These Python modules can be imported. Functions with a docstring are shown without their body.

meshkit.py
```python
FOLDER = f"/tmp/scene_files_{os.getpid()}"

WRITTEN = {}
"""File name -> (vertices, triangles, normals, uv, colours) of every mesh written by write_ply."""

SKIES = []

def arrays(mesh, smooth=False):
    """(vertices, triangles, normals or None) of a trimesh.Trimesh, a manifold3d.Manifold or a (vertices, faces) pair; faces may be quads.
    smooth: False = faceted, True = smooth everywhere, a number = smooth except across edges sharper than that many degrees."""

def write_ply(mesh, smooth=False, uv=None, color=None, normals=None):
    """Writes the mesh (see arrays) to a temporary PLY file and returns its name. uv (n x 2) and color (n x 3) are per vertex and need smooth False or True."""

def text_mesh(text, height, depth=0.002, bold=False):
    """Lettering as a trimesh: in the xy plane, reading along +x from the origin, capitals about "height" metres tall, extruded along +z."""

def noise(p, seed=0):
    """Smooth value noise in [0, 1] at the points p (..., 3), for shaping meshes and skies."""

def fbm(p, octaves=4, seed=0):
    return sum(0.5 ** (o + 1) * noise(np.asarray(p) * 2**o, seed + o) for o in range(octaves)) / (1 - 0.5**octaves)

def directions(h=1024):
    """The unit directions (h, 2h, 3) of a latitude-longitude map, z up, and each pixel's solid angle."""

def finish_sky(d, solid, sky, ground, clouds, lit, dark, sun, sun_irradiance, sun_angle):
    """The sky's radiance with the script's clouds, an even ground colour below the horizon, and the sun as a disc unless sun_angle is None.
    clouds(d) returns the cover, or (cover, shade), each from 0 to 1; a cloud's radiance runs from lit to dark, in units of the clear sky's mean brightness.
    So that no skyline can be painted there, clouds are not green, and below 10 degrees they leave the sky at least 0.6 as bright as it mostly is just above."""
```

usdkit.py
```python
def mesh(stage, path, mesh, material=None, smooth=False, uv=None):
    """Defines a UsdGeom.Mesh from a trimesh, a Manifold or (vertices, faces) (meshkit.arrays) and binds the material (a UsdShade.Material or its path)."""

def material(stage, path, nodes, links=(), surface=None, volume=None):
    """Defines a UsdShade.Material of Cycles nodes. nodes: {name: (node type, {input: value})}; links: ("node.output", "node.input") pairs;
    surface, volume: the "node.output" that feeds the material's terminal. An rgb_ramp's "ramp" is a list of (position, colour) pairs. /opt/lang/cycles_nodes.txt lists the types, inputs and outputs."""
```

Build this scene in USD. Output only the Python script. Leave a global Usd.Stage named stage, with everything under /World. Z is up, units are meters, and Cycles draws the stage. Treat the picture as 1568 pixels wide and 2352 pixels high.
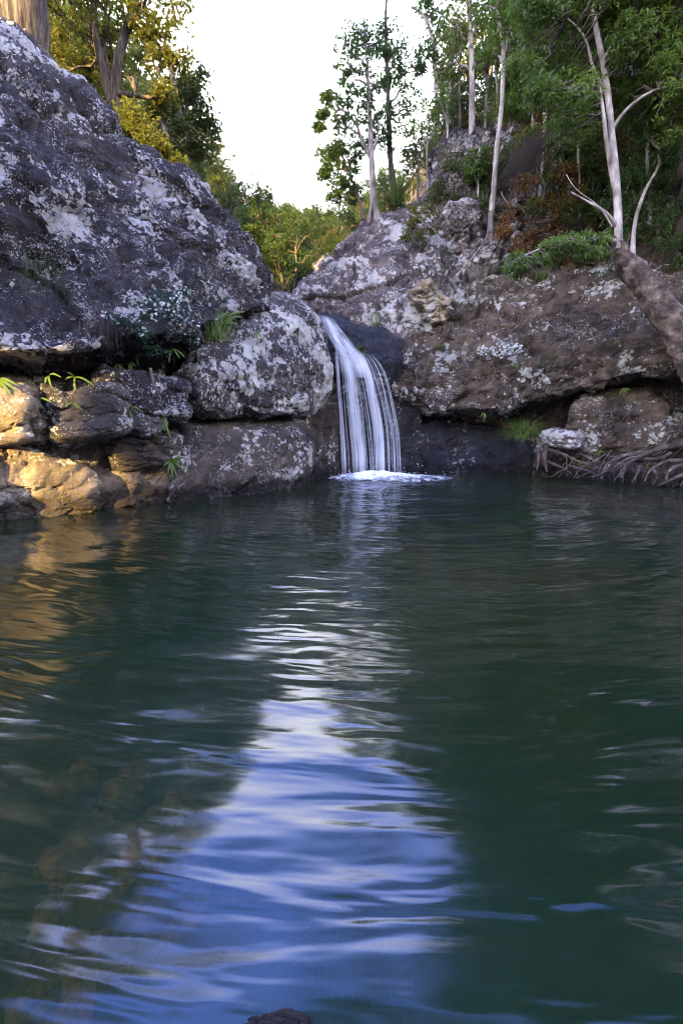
import math
import numpy as np
import trimesh
from scipy.interpolate import PchipInterpolator, RBFInterpolator
from scipy.spatial import cKDTree
from pxr import Usd, UsdGeom, UsdLux, UsdShade, Gf, Vt, Sdf
import usdkit, meshkit

stage = Usd.Stage.CreateInMemory()
UsdGeom.SetStageUpAxis(stage, "Z")
W = UsdGeom.Xform.Define(stage, "/World")
stage.SetDefaultPrim(W.GetPrim())
UsdGeom.Scope.Define(stage, "/World/Looks")

# ------------------------------------------------------------------ camera, sky, sun, exposure
EYE = np.array([0.0, 0.0, 1.6]); PITCH = math.radians(11.7); FPX = 1045.0
EXPOSURE = 2.7
SKY_STRENGTH = 0.05
SUN_ELEV = math.radians(17.0); SUN_TO = np.array([-0.36, -0.933])   # horizontal direction towards the sun
SUN_INTENSITY = 1.25
cam = UsdGeom.Camera.Define(stage, "/World/camera")
cam.CreateHorizontalApertureAttr(24.0); cam.CreateVerticalApertureAttr(36.0); cam.CreateFocalLengthAttr(24.0 * FPX / 1568)
cam.CreateClippingRangeAttr(Gf.Vec2f(0.05, 5000))
cam.CreateExposureAttr(EXPOSURE)
cam.AddTranslateOp().Set(Gf.Vec3d(*EYE)); cam.AddRotateXOp().Set(90 - math.degrees(PITCH))

SUN_ROT = math.atan2(SUN_TO[0], SUN_TO[1])
sun = UsdLux.DistantLight.Define(stage, "/World/sun")
sun.CreateIntensityAttr(SUN_INTENSITY); sun.CreateAngleAttr(0.5); sun.CreateNormalizeAttr(True)
sun.CreateColorAttr(Gf.Vec3f(1.0, 0.69, 0.25))
_to = np.array([SUN_TO[0] * math.cos(SUN_ELEV), SUN_TO[1] * math.cos(SUN_ELEV), math.sin(SUN_ELEV)]); _to /= np.linalg.norm(_to)
_x = np.cross([0, 0, 1.0], _to); _x /= np.linalg.norm(_x); _y = np.cross(_to, _x)
sun.AddTransformOp().Set(Gf.Matrix4d(*_x, 0, *_y, 0, *_to, 0, 0, 0, 0, 1))

dome = UsdLux.DomeLight.Define(stage, "/World/sky")
dome.CreateIntensityAttr(1.0)
sky_mat = usdkit.material(stage, "/World/Looks/sky_air", {
    "sky": ("sky_texture", {"sky_type": "single_scattering", "sun_disc": False, "sun_elevation": SUN_ELEV, "sun_rotation": SUN_ROT, "altitude": 100.0}),
    "tc": ("texture_coordinate", {}),
    "sep": ("separate_xyz", {}),
    "map": ("mapping", {"scale": (1.0, 1.0, 2.2)}),
    "n": ("noise_texture", {"scale": 2.2, "detail": 5.0, "roughness": 0.55}),
    "lift": ("map_range", {"from_min": 0.50, "from_max": 0.92, "to_min": 0.66, "to_max": 0.02, "clamp": True}),
    "add": ("math", {"math_type": "add"}),
    "cov": ("map_range", {"range_type": "smoothstep", "from_min": 0.40, "from_max": 0.95, "to_min": 0.0, "to_max": 1.0}),
    "hz": ("map_range", {"range_type": "smoothstep", "from_min": 0.45, "from_max": 0.84}),
    "veil": ("mix_color", {"a": (39.0, 38.8, 41.5), "b": (5.5, 9.8, 38.0), "use_clamp": False}),
    "mix": ("mix_color", {"use_clamp": False}),
    "bg": ("background_shader", {"strength": SKY_STRENGTH})},
    [("tc.generated", "sep.vector"), ("tc.generated", "map.vector"), ("map.vector", "n.vector"), ("sep.z", "lift.value"), ("lift.result", "add.value1"), ("n.fac", "add.value2"),
     ("add.value", "cov.value"), ("cov.result", "mix.fac"), ("sky.color", "mix.a"), ("sep.z", "hz.value"), ("hz.result", "veil.fac"), ("veil.result", "mix.b"), ("mix.result", "bg.color")], surface="bg.background")
UsdShade.MaterialBindingAPI.Apply(dome.GetPrim()).Bind(sky_mat)
dome.GetPrim().SetCustomDataByKey("kind", "structure")

# ------------------------------------------------------------------ helpers
def P(px, py, Y):
    """The world point at depth Y (metres along +y) that the photograph shows at (px, py) of a 1568 x 2352 print."""
    a, b = (px - 784) / FPX, (1176 - py) / FPX
    d = np.array([a, math.cos(PITCH) + b * math.sin(PITCH), -math.sin(PITCH) + b * math.cos(PITCH)])
    return EYE + d * (Y / d[1])

def WL(px, py, dz=0.0):
    a, b = (px - 784) / FPX, (1176 - py) / FPX
    d = np.array([a, math.cos(PITCH) + b * math.sin(PITCH), -math.sin(PITCH) + b * math.cos(PITCH)])
    return EYE + d * ((dz - EYE[2]) / d[2])

NAMES = {}
def path_for(name, parent=None):
    base = (parent if isinstance(parent, str) else "/World" if parent is None else str(parent.GetPath())) + "/" + name
    k = NAMES.get(base, 0); NAMES[base] = k + 1
    return base if k == 0 else f"{base}_{k:03d}"

def tag(o, label=None, cat=None, group=None, kind=None):
    p = o.GetPrim() if hasattr(o, "GetPrim") else o
    for k, v in (("label", label), ("category", cat), ("group", group), ("kind", kind)):
        if v: p.SetCustomDataByKey(k, v)
    return o

def obj(name, mesh, mat, parent=None, smooth=False, label=None, cat=None, group=None, kind=None, uv=None):
    m = usdkit.mesh(stage, path_for(name, parent), mesh, mat, smooth=smooth, uv=uv)
    return tag(m, label, cat, group, kind)

def thing(name, label, cat, group=None, loc=None, rotz=0.0, scale=None, kind=None):
    x = UsdGeom.Xform.Define(stage, path_for(name))
    if loc is not None: x.AddTranslateOp().Set(Gf.Vec3d(*map(float, loc)))
    if rotz: x.AddRotateZOp().Set(math.degrees(rotz))
    if scale is not None: x.AddScaleOp().Set(Gf.Vec3f(*np.broadcast_to(scale, 3).astype(float)))
    return tag(x, label, cat, group, kind)

def copy_of(root, name, label, cat, group, loc, rotz, scale):
    x = thing(name, label, cat, group, loc, rotz, scale)
    x.GetPrim().GetReferences().AddInternalReference(root.GetPrim().GetPath())
    tag(x, label, cat, group)
    x.GetPrim().SetInstanceable(True)
    return x

def join(parts):
    vs, fs, n = [], [], 0
    for v, f in parts:
        vs.append(v); fs.append(np.asarray(f) + n); n += len(v)
    return np.vstack(vs), np.vstack(fs)

def tube(pts, radii, sides=7, caps=True, rough=0.0, seed=0):
    p = np.asarray(pts, float); n = len(p)
    r = np.broadcast_to(np.asarray(radii, float), (n,))
    t = np.gradient(p, axis=0); t /= np.linalg.norm(t, axis=1, keepdims=True) + 1e-12
    ref = np.array([0.31, 0.9, 0.2]) if abs(t[0] @ [0.31, 0.9, 0.2]) < 0.85 else np.array([1.0, 0.1, 0])
    a = np.cross(t, ref); a /= np.linalg.norm(a, axis=1, keepdims=True) + 1e-12
    b = np.cross(t, a); ang = np.arange(sides) * 2 * np.pi / sides
    rr = r[:, None] * np.ones(sides)
    v = p[:, None] + rr[..., None] * (np.cos(ang)[None, :, None] * a[:, None] + np.sin(ang)[None, :, None] * b[:, None])
    if rough:
        c = v.reshape(-1, 3)
        rr = rr * (1 + rough * (meshkit.fbm(c * (0.5 / max(r.mean(), 1e-3)), 3, seed).reshape(n, sides) - 0.5) * 2)
        v = p[:, None] + rr[..., None] * (np.cos(ang)[None, :, None] * a[:, None] + np.sin(ang)[None, :, None] * b[:, None])
    i, j = np.meshgrid(np.arange(n - 1), np.arange(sides), indexing="ij")
    q = np.stack([i * sides + j, i * sides + (j + 1) % sides, (i + 1) * sides + (j + 1) % sides, (i + 1) * sides + j], -1).reshape(-1, 4)
    f = np.vstack([q[:, [0, 1, 2]], q[:, [0, 2, 3]]]); v = v.reshape(-1, 3)
    if caps:
        v = np.vstack([v, p[0], p[-1]]); k = np.arange(sides)
        f = np.vstack([f, np.stack([np.full(sides, len(v) - 2), (k + 1) % sides, k], 1), np.stack([np.full(sides, len(v) - 1), (n - 1) * sides + k, (n - 1) * sides + (k + 1) % sides], 1)])
    return v, f

def curve(pts, n):
    p = np.asarray(pts, float); s = np.concatenate([[0], np.cumsum(np.linalg.norm(np.diff(p, axis=0), axis=1))])
    return PchipInterpolator(s, p)(np.linspace(0, s[-1], n))

# ------------------------------------------------------------------ rock shapes
def cells(p, size, seed, squash=(1, 1, 1)):
    """Per point: a random value of its cell, and the distance to the cell's border."""
    q = p / (np.asarray(squash) * size); lo = np.floor(q.min(0)).astype(int) - 1; hi = np.ceil(q.max(0)).astype(int) + 1
    g = np.stack(np.meshgrid(*[np.arange(a, b + 1) for a, b in zip(lo, hi)], indexing="ij"), -1).reshape(-1, 3).astype(float)
    r = np.random.default_rng(seed); sites = g + r.random(g.shape); val = r.random(len(g)); tilt = r.normal(size=(len(g), 3))
    d, k = cKDTree(sites).query(q, k=2)
    return val[k[:, 0]], d[:, 1] - d[:, 0], ((q - sites[k[:, 0]]) * tilt[k[:, 0]]).sum(1)

def relief(p, n, seed, amp=1.0, block=0.9, crack=1.0, fine=1.0, ledge=1.0):
    """Displacement in metres: broad swell, blocky facets with open cracks, bedding steps, pits and grain."""
    warp = p + 0.45 * np.stack([meshkit.fbm(p * 0.9 + s * 17.3, 4, seed + s) - 0.5 for s in range(3)], -1)
    d = 0.34 * (meshkit.fbm(p * 0.55, 3, seed + 3) - 0.5)
    v, e, t = cells(warp, block, seed + 5, (1.3, 1.3, 0.8))
    d += 0.10 * (v - 0.5) + 0.07 * np.clip(t, -1, 1) - crack * 0.075 * np.exp(-e / 0.07)
    warp2 = warp + 0.12 * np.stack([meshkit.fbm(p * 3.1 + s * 11.3, 2, seed + s + 30) - 0.5 for s in range(3)], -1)
    v, e, t = cells(warp2, block * 0.36, seed + 9, (1.4, 1.4, 0.7))
    d += 0.035 * (v - 0.5) + 0.02 * np.clip(t, -1, 1) - crack * 0.016 * np.exp(-e / 0.12)
    ridge = 1 - np.abs(2 * meshkit.fbm(warp * 1.5, 4, seed + 11) - 1)
    d += 0.16 * (ridge - 0.75)
    ridge = 1 - np.abs(2 * meshkit.fbm(warp * [4.0, 4.0, 5.5], 3, seed + 12) - 1)
    d += fine * 0.14 * (ridge - 0.75)
    bed = warp @ np.array([0.15, -0.1, 1.0]) * 2.1 + meshkit.fbm(p * 0.8, 2, seed + 13) * 1.6
    fr = bed % 1
    d += 0.11 * ledge * (np.where(fr < 0.88, fr / 0.88, (1 - fr) / 0.12) - 0.5) * (0.35 + 0.65 * np.clip(meshkit.fbm(p * 0.7, 2, seed + 14) * 3 - 1, 0, 1))
    fr = (warp @ np.array([0.9, 0.5, 0.28]) * 0.95 + meshkit.fbm(p * 0.6, 2, seed + 33) * 1.4) % 1
    d += 0.10 * ledge * (np.where(fr < 0.9, fr / 0.9, (1 - fr) / 0.10) - 0.5)
    pit = np.clip(meshkit.fbm(p * 7.0, 2, seed + 15) - 0.55, 0, 1)
    d -= fine * 0.16 * pit
    d += fine * 0.05 * (meshkit.fbm(p * 17, 2, seed + 19) - 0.5)
    return amp * d

def grid_normals(g):
    du = np.gradient(g, axis=0); dv = np.gradient(g, axis=1)
    n = np.cross(du, dv); return n / (np.linalg.norm(n, axis=-1, keepdims=True) + 1e-12)

def loft(sections, step=0.06, seed=0, amp=1.0, block=0.9, crack=1.0, fine=1.0, back_z=-1.0, back_y=1.5, front=(0, -1, 0.2)):
    """A closed rock whose front is a skin through the sections (each a list of points from the foot up over the top), with a plain back."""
    S = np.array(sections, float)
    seg = np.linalg.norm(np.diff(S, axis=1), axis=2).mean(0); sv = np.concatenate([[0], np.cumsum(seg)])
    su = np.concatenate([[0], np.cumsum(np.linalg.norm(np.diff(S, axis=0), axis=2).mean(1))])
    nu, nv = max(8, int(su[-1] / step)), max(8, int(sv[-1] / step))
    g = PchipInterpolator(sv, S, axis=1)(np.linspace(0, sv[-1], nv))
    g = PchipInterpolator(su, g, axis=0)(np.linspace(0, su[-1], nu))
    for _ in range(2):
        g[:, 1:-1] = 0.25 * (g[:, :-2] + 2 * g[:, 1:-1] + g[:, 2:]); g[1:-1] = 0.25 * (g[:-2] + 2 * g[1:-1] + g[2:])
    n = grid_normals(g)
    if (n.reshape(-1, 3) @ np.array(front)).mean() < 0: n = -n; flip = True
    else: flip = False
    d = relief(g.reshape(-1, 3), n.reshape(-1, 3), seed, amp, block, crack, fine).reshape(nu, nv)
    g = g + n * d[..., None]
    low = g[:, -1].copy(); low[:, 1] += back_y; low[:, 2] = np.minimum(back_z, g[:, 0, 2])
    ring = np.concatenate([g, low[:, None]], 1); m = nv + 1
    i, j = np.meshgrid(np.arange(nu - 1), np.arange(m), indexing="ij")
    q = np.stack([i * m + j, (i + 1) * m + j, (i + 1) * m + (j + 1) % m, i * m + (j + 1) % m], -1).reshape(-1, 4)
    v = ring.reshape(-1, 3); c0, c1 = ring[0].mean(0), ring[-1].mean(0)
    f = np.vstack([q[:, [0, 1, 2]], q[:, [0, 2, 3]]]); k = np.arange(m)
    f = np.vstack([f, np.stack([np.full(m, len(v)), k, (k + 1) % m], 1), np.stack([np.full(m, len(v) + 1), (nu - 1) * m + (k + 1) % m, (nu - 1) * m + k], 1)])
    v = np.vstack([v, c0, c1])
    if flip: f = f[:, ::-1]
    return v, f

def boulder(center, radii, seed, rotz=0.0, tilt=0.0, sub=4, power=2.6, amp=0.35, block=0.5, fine=0.6):
    m = trimesh.creation.icosphere(subdivisions=sub); v = np.array(m.vertices)
    v = v / ((np.abs(v) ** power).sum(1, keepdims=True) ** (1 / power))
    v = v * np.asarray(radii)
    cz, sz, ct, st = math.cos(rotz), math.sin(rotz), math.cos(tilt), math.sin(tilt)
    v = v @ np.array([[ct, 0, -st], [0, 1, 0], [st, 0, ct]]).T @ np.array([[cz, -sz, 0], [sz, cz, 0], [0, 0, 1]]).T + np.asarray(center)
    n = np.array(trimesh.Trimesh(v, m.faces, process=False).vertex_normals)
    return v + n * relief(v, n, seed, amp, block, 1.0, fine)[:, None], np.array(m.faces)

# ------------------------------------------------------------------ materials
def rock_mat(name, dark, mid, warm, lichen=0.5, lichen_col=(0.60, 0.58, 0.52), spot=7.0, wet=0.0, streak=0.0, moss=0.0, moss_col=(0.07, 0.075, 0.012), waterline=0.40, bias=0.0, rough=0.85):
    N = {
        "geo": ("geometry", {}), "sep": ("separate_xyz", {}), "nsep": ("separate_xyz", {}),
        "big": ("noise_texture", {"scale": 0.7, "detail": 5.0, "roughness": 0.6}),
        "med": ("noise_texture", {"scale": 3.2, "detail": 7.0, "roughness": 0.65}),
        "base": ("rgb_ramp", {"ramp": [(0.30, dark), (0.50, mid), (0.68, warm)]}),
        "bm": ("math", {"math_type": "multiply_add", "value2": 0.6, "value3": -0.05 + bias}),
        "bsum": ("math", {"math_type": "multiply_add", "value2": 0.5}),
        # lichen: crusty round patches, denser where the broad noise lets them
        "stm": ("mapping", {"scale": (1.0, 1.0, 1.0 - 0.72 * streak)}),
        "wob": ("noise_texture", {"scale": 9.0, "detail": 4.0, "roughness": 0.6}),
        "wobv": ("vector_math", {"math_type": "multiply_add", "vector2": (0.16, 0.16, 0.16)}),
        "vor": ("voronoi_texture", {"feature": "smooth_f1", "scale": spot, "smoothness": 0.25, "detail": 2.0, "roughness": 0.6}),
        "lz": ("noise_texture", {"scale": 0.95, "detail": 4.0, "roughness": 0.6}),
        "lfine": ("noise_texture", {"scale": 34.0, "detail": 4.0, "roughness": 0.7}),
        "l1": ("math", {"math_type": "multiply_add", "value2": -1.15, "value3": 0.46}),
        "l2": ("math", {"math_type": "multiply_add", "value2": 4.6}),
        "l3": ("math", {"math_type": "multiply_add", "value2": 0.95}),
        "lm": ("map_range", {"range_type": "smoothstep", "from_min": 2.82 - 0.70 * lichen, "from_max": 2.96 - 0.70 * lichen, "to_min": 0.0, "to_max": 0.92}),
        "lcol": ("rgb_ramp", {"ramp": [(0.3, tuple(0.55 * c for c in lichen_col)), (0.55, lichen_col), (0.75, (lichen_col[0] * 0.86, lichen_col[1] * 0.93, lichen_col[2] * 0.82))]}),
        "vd": ("voronoi_texture", {"feature": "f1", "scale": spot * 3.4}), "vdz": ("noise_texture", {"scale": 2.3, "detail": 3.0}),
        "vd1": ("math", {"math_type": "multiply_add", "value2": -1.9}), "vdl": ("map_range", {"range_type": "smoothstep", "from_min": 0.60 - 0.42 * lichen, "from_max": 0.70 - 0.42 * lichen, "to_min": 0.0, "to_max": 0.8}),
        "vd0": ("math", {"math_type": "multiply_add", "value2": 2.6, "value3": -0.55}), "lmax": ("math", {"math_type": "maximum"}),
        "mixl": ("mix_color", {}),
        "mz": ("noise_texture", {"scale": 1.6, "detail": 5.0, "roughness": 0.6}),
        "mm": ("map_range", {"range_type": "smoothstep", "from_min": 0.78 - 0.4 * moss, "from_max": 0.95 - 0.4 * moss, "to_min": 0.0, "to_max": 0.85}),
        "mixm": ("mix_color", {"b": moss_col}),
        # the damp band above the pool, with a ragged edge
        "wn": ("math", {"math_type": "multiply_add", "value2": -0.5, "value3": 0.25}),
        "wz": ("math", {"math_type": "add"}),
        "wm": ("map_range", {"range_type": "smoothstep", "from_min": waterline, "from_max": waterline * 0.45, "to_min": 0.0, "to_max": 1.0}),
        "wmax": ("math", {"math_type": "maximum", "value2": wet}),
        "sm": ("mapping", {"scale": (1.3, 1.3, 0.22)}), "sn": ("noise_texture", {"scale": 1.6, "detail": 5.0, "roughness": 0.62}),
        "sr": ("rgb_ramp", {"ramp": [(0.36, (0.30, 0.29, 0.31)), (0.50, (0.82, 0.82, 0.82)), (0.62, (1, 1, 1))]}), "stain": ("mix_color", {"blend_type": "multiply", "fac": 0.85}),
        "wetc": ("mix_color", {"blend_type": "multiply", "b": (0.20, 0.19, 0.19)}),
        "rr": ("map_range", {"from_min": 0.0, "from_max": 1.0, "to_min": rough, "to_max": 0.38}),
        "bn": ("noise_texture", {"scale": 15.0, "detail": 8.0, "roughness": 0.74}),
        "bh": ("math", {"math_type": "multiply_add", "value2": 0.18}),
        "ckw": ("vector_math", {"math_type": "multiply_add", "vector2": (0.5, 0.5, 0.5)}), "ck": ("voronoi_texture", {"feature": "distance_to_edge", "scale": 1.7, "detail": 2.0, "roughness": 0.55, "lacunarity": 2.7}),
        "ckr": ("map_range", {"range_type": "smoothstep", "from_min": 0.0, "from_max": 0.10, "to_min": -0.75, "to_max": 0.0}), "bh2": ("math", {"math_type": "add"}),
        "bump": ("bump", {"strength": 1.0, "distance": 0.085}),
        "p": ("principled_bsdf", {"specular_ior_level": 0.35})}
    L = [("geo.position", "big.vector"), ("geo.position", "med.vector"), ("geo.position", "sep.vector"), ("geo.position", "lz.vector"), ("geo.position", "lfine.vector"),
         ("geo.position", "mz.vector"), ("geo.position", "bn.vector"), ("geo.position", "wob.vector"), ("geo.position", "stm.vector"),
         ("big.fac", "bm.value1"), ("med.fac", "bsum.value1"), ("bm.value", "bsum.value3"), ("bsum.value", "base.fac"),
         ("wob.color", "wobv.vector1"), ("stm.vector", "wobv.vector3"), ("wobv.vector", "vor.vector"),
         ("vor.distance", "l1.value1"), ("lz.fac", "l2.value1"), ("l1.value", "l2.value3"), ("lfine.fac", "l3.value1"), ("l2.value", "l3.value3"), ("l3.value", "lm.value"),
         ("lfine.fac", "lcol.fac"), ("base.color", "mixl.a"), ("lcol.color", "mixl.b"), ("geo.position", "vdz.vector"), ("wobv.vector", "vd.vector"), ("vdz.fac", "vd0.value1"), ("vd.distance", "vd1.value1"), ("vd0.value", "vd1.value3"), ("vd1.value", "vdl.value"), ("lm.result", "lmax.value1"), ("vdl.result", "lmax.value2"), ("lmax.value", "mixl.fac"),
         ("mz.fac", "mm.value"), ("mixl.result", "mixm.a"), ("mm.result", "mixm.fac"),
         ("mz.fac", "wn.value1"), ("wn.value", "wz.value1"), ("sep.z", "wz.value2"), ("wz.value", "wm.value"), ("wm.result", "wmax.value1"),
         ("wmax.value", "wetc.fac"), ("geo.position", "sm.vector"), ("sm.vector", "sn.vector"), ("sn.fac", "sr.fac"), ("mixm.result", "stain.a"), ("sr.color", "stain.b"), ("stain.result", "wetc.a"), ("wetc.result", "p.base_color"), ("wmax.value", "rr.value"), ("rr.result", "p.roughness"),
         ("lm.result", "bh.value1"), ("bn.fac", "bh.value3"), ("med.color", "ckw.vector1"), ("geo.position", "ckw.vector3"), ("ckw.vector", "ck.vector"), ("ck.distance", "ckr.value"), ("ckr.result", "bh2.value1"), ("bh.value", "bh2.value2"), ("bh2.value", "bump.height"), ("bump.normal", "p.normal")]
    return usdkit.material(stage, "/World/Looks/" + name, N, L, surface="p.BSDF")

M = {}
M["cliff"] = rock_mat("cliff_rock", (0.014, 0.012, 0.015), (0.034, 0.029, 0.034), (0.093, 0.074, 0.074), lichen=0.66, lichen_col=(0.56, 0.54, 0.53), spot=8.0, waterline=0.42, moss=0.12, moss_col=(0.05, 0.06, 0.03))
M["bulge"] = rock_mat("lichen_boulder_rock", (0.034, 0.030, 0.032), (0.074, 0.062, 0.062), (0.149, 0.124, 0.099), lichen=0.98, lichen_col=(0.64, 0.62, 0.55), spot=5.5, streak=0.75)
M["brown"] = rock_mat("brown_rock", (0.026, 0.021, 0.020), (0.068, 0.053, 0.042), (0.151, 0.115, 0.079), lichen=0.56, spot=6.5, waterline=0.42)
M["block"] = rock_mat("block_rock", (0.027, 0.024, 0.027), (0.075, 0.063, 0.058), (0.163, 0.129, 0.092), lichen=0.60, spot=7.5, moss=0.22)
M["sun_tinted"] = rock_mat("sun_tinted_tan_rock", (0.074, 0.059, 0.046), (0.203, 0.155, 0.108), (0.405, 0.317, 0.209), lichen=0.42, spot=6.0, waterline=0.42, moss=0.48, moss_col=(0.26, 0.21, 0.03))  # golden sunlight painted in: tan raised, moss tone turned yellow
M["recess"] = rock_mat("recess_rock", (0.03, 0.025, 0.022), (0.075, 0.056, 0.042), (0.16, 0.115, 0.07), lichen=0.18, moss=0.25)
M["wet"] = rock_mat("wet_rock", (0.020, 0.020, 0.024), (0.045, 0.043, 0.048), (0.10, 0.085, 0.07), lichen=0.05, wet=0.55, moss=0.14, moss_col=(0.08, 0.10, 0.015), rough=0.6)
M["black"] = rock_mat("black_wet_rock", (0.020, 0.022, 0.032), (0.040, 0.043, 0.060), (0.075, 0.075, 0.09), lichen=0.0, wet=0.45, rough=0.55)
M["outcrop"] = rock_mat("outcrop_rock", (0.051, 0.037, 0.034), (0.119, 0.089, 0.083), (0.255, 0.200, 0.178), lichen=0.86, lichen_col=(0.62, 0.58, 0.54), spot=6.0, moss=0.12, moss_col=(0.09, 0.07, 0.03))
M["right"] = rock_mat("right_cliff_rock", (0.028, 0.020, 0.017), (0.088, 0.060, 0.042), (0.20, 0.142, 0.09), lichen=0.42, lichen_col=(0.60, 0.58, 0.52), spot=6.5, moss=0.34, moss_col=(0.075, 0.052, 0.018))
M["fresh"] = rock_mat("fresh_broken_rock", (0.20, 0.15, 0.09), (0.36, 0.28, 0.18), (0.48, 0.39, 0.27), lichen=0.25)

def plain_mat(name, ramp, scale=6.0, rough=0.85, bump=0.5, dist=0.03, stretch=(1, 1, 1), spec=0.3):
    return usdkit.material(stage, "/World/Looks/" + name, {
        "tc": ("geometry", {}), "map": ("mapping", {"scale": stretch}), "n": ("noise_texture", {"scale": scale, "detail": 6.0, "roughness": 0.65}),
        "r": ("rgb_ramp", {"ramp": ramp}), "b": ("bump", {"strength": bump, "distance": dist}), "p": ("principled_bsdf", {"roughness": rough, "specular_ior_level": spec})},
        [("tc.position", "map.vector"), ("map.vector", "n.vector"), ("n.fac", "r.fac"), ("r.color", "p.base_color"), ("n.fac", "b.height"), ("b.normal", "p.normal")], surface="p.BSDF")

M["soil"] = usdkit.material(stage, "/World/Looks/soil_and_litter", {
    "g": ("geometry", {}), "n": ("noise_texture", {"scale": 5.0, "detail": 6.0, "roughness": 0.65}), "r": ("rgb_ramp", {"ramp": [(0.30, (0.020, 0.015, 0.012)), (0.5, (0.060, 0.044, 0.034)), (0.70, (0.14, 0.10, 0.07))]}),
    "sep": ("separate_xyz", {}), "z": ("map_range", {"range_type": "smoothstep", "from_min": -0.5, "from_max": -0.05}), "m": ("mix_color", {"a": (0.006, 0.012, 0.006)}),
    "b": ("bump", {"strength": 0.8, "distance": 0.08}), "p": ("principled_bsdf", {"roughness": 0.95, "specular_ior_level": 0.2})},
    [("g.position", "n.vector"), ("g.position", "sep.vector"), ("sep.z", "z.value"), ("n.fac", "r.fac"), ("z.result", "m.fac"), ("r.color", "m.b"), ("m.result", "p.base_color"), ("n.fac", "b.height"), ("b.normal", "p.normal")], surface="p.BSDF")
M["sunken"] = plain_mat("sunken_rock", [(0.34, (0.014, 0.010, 0.006)), (0.5, (0.05, 0.033, 0.017)), (0.66, (0.17, 0.11, 0.052))], 7.0)
M["bed"] = plain_mat("pool_bed_silt", [(0.3, (0.012, 0.013, 0.008)), (0.7, (0.03, 0.03, 0.018))], 2.0)

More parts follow.
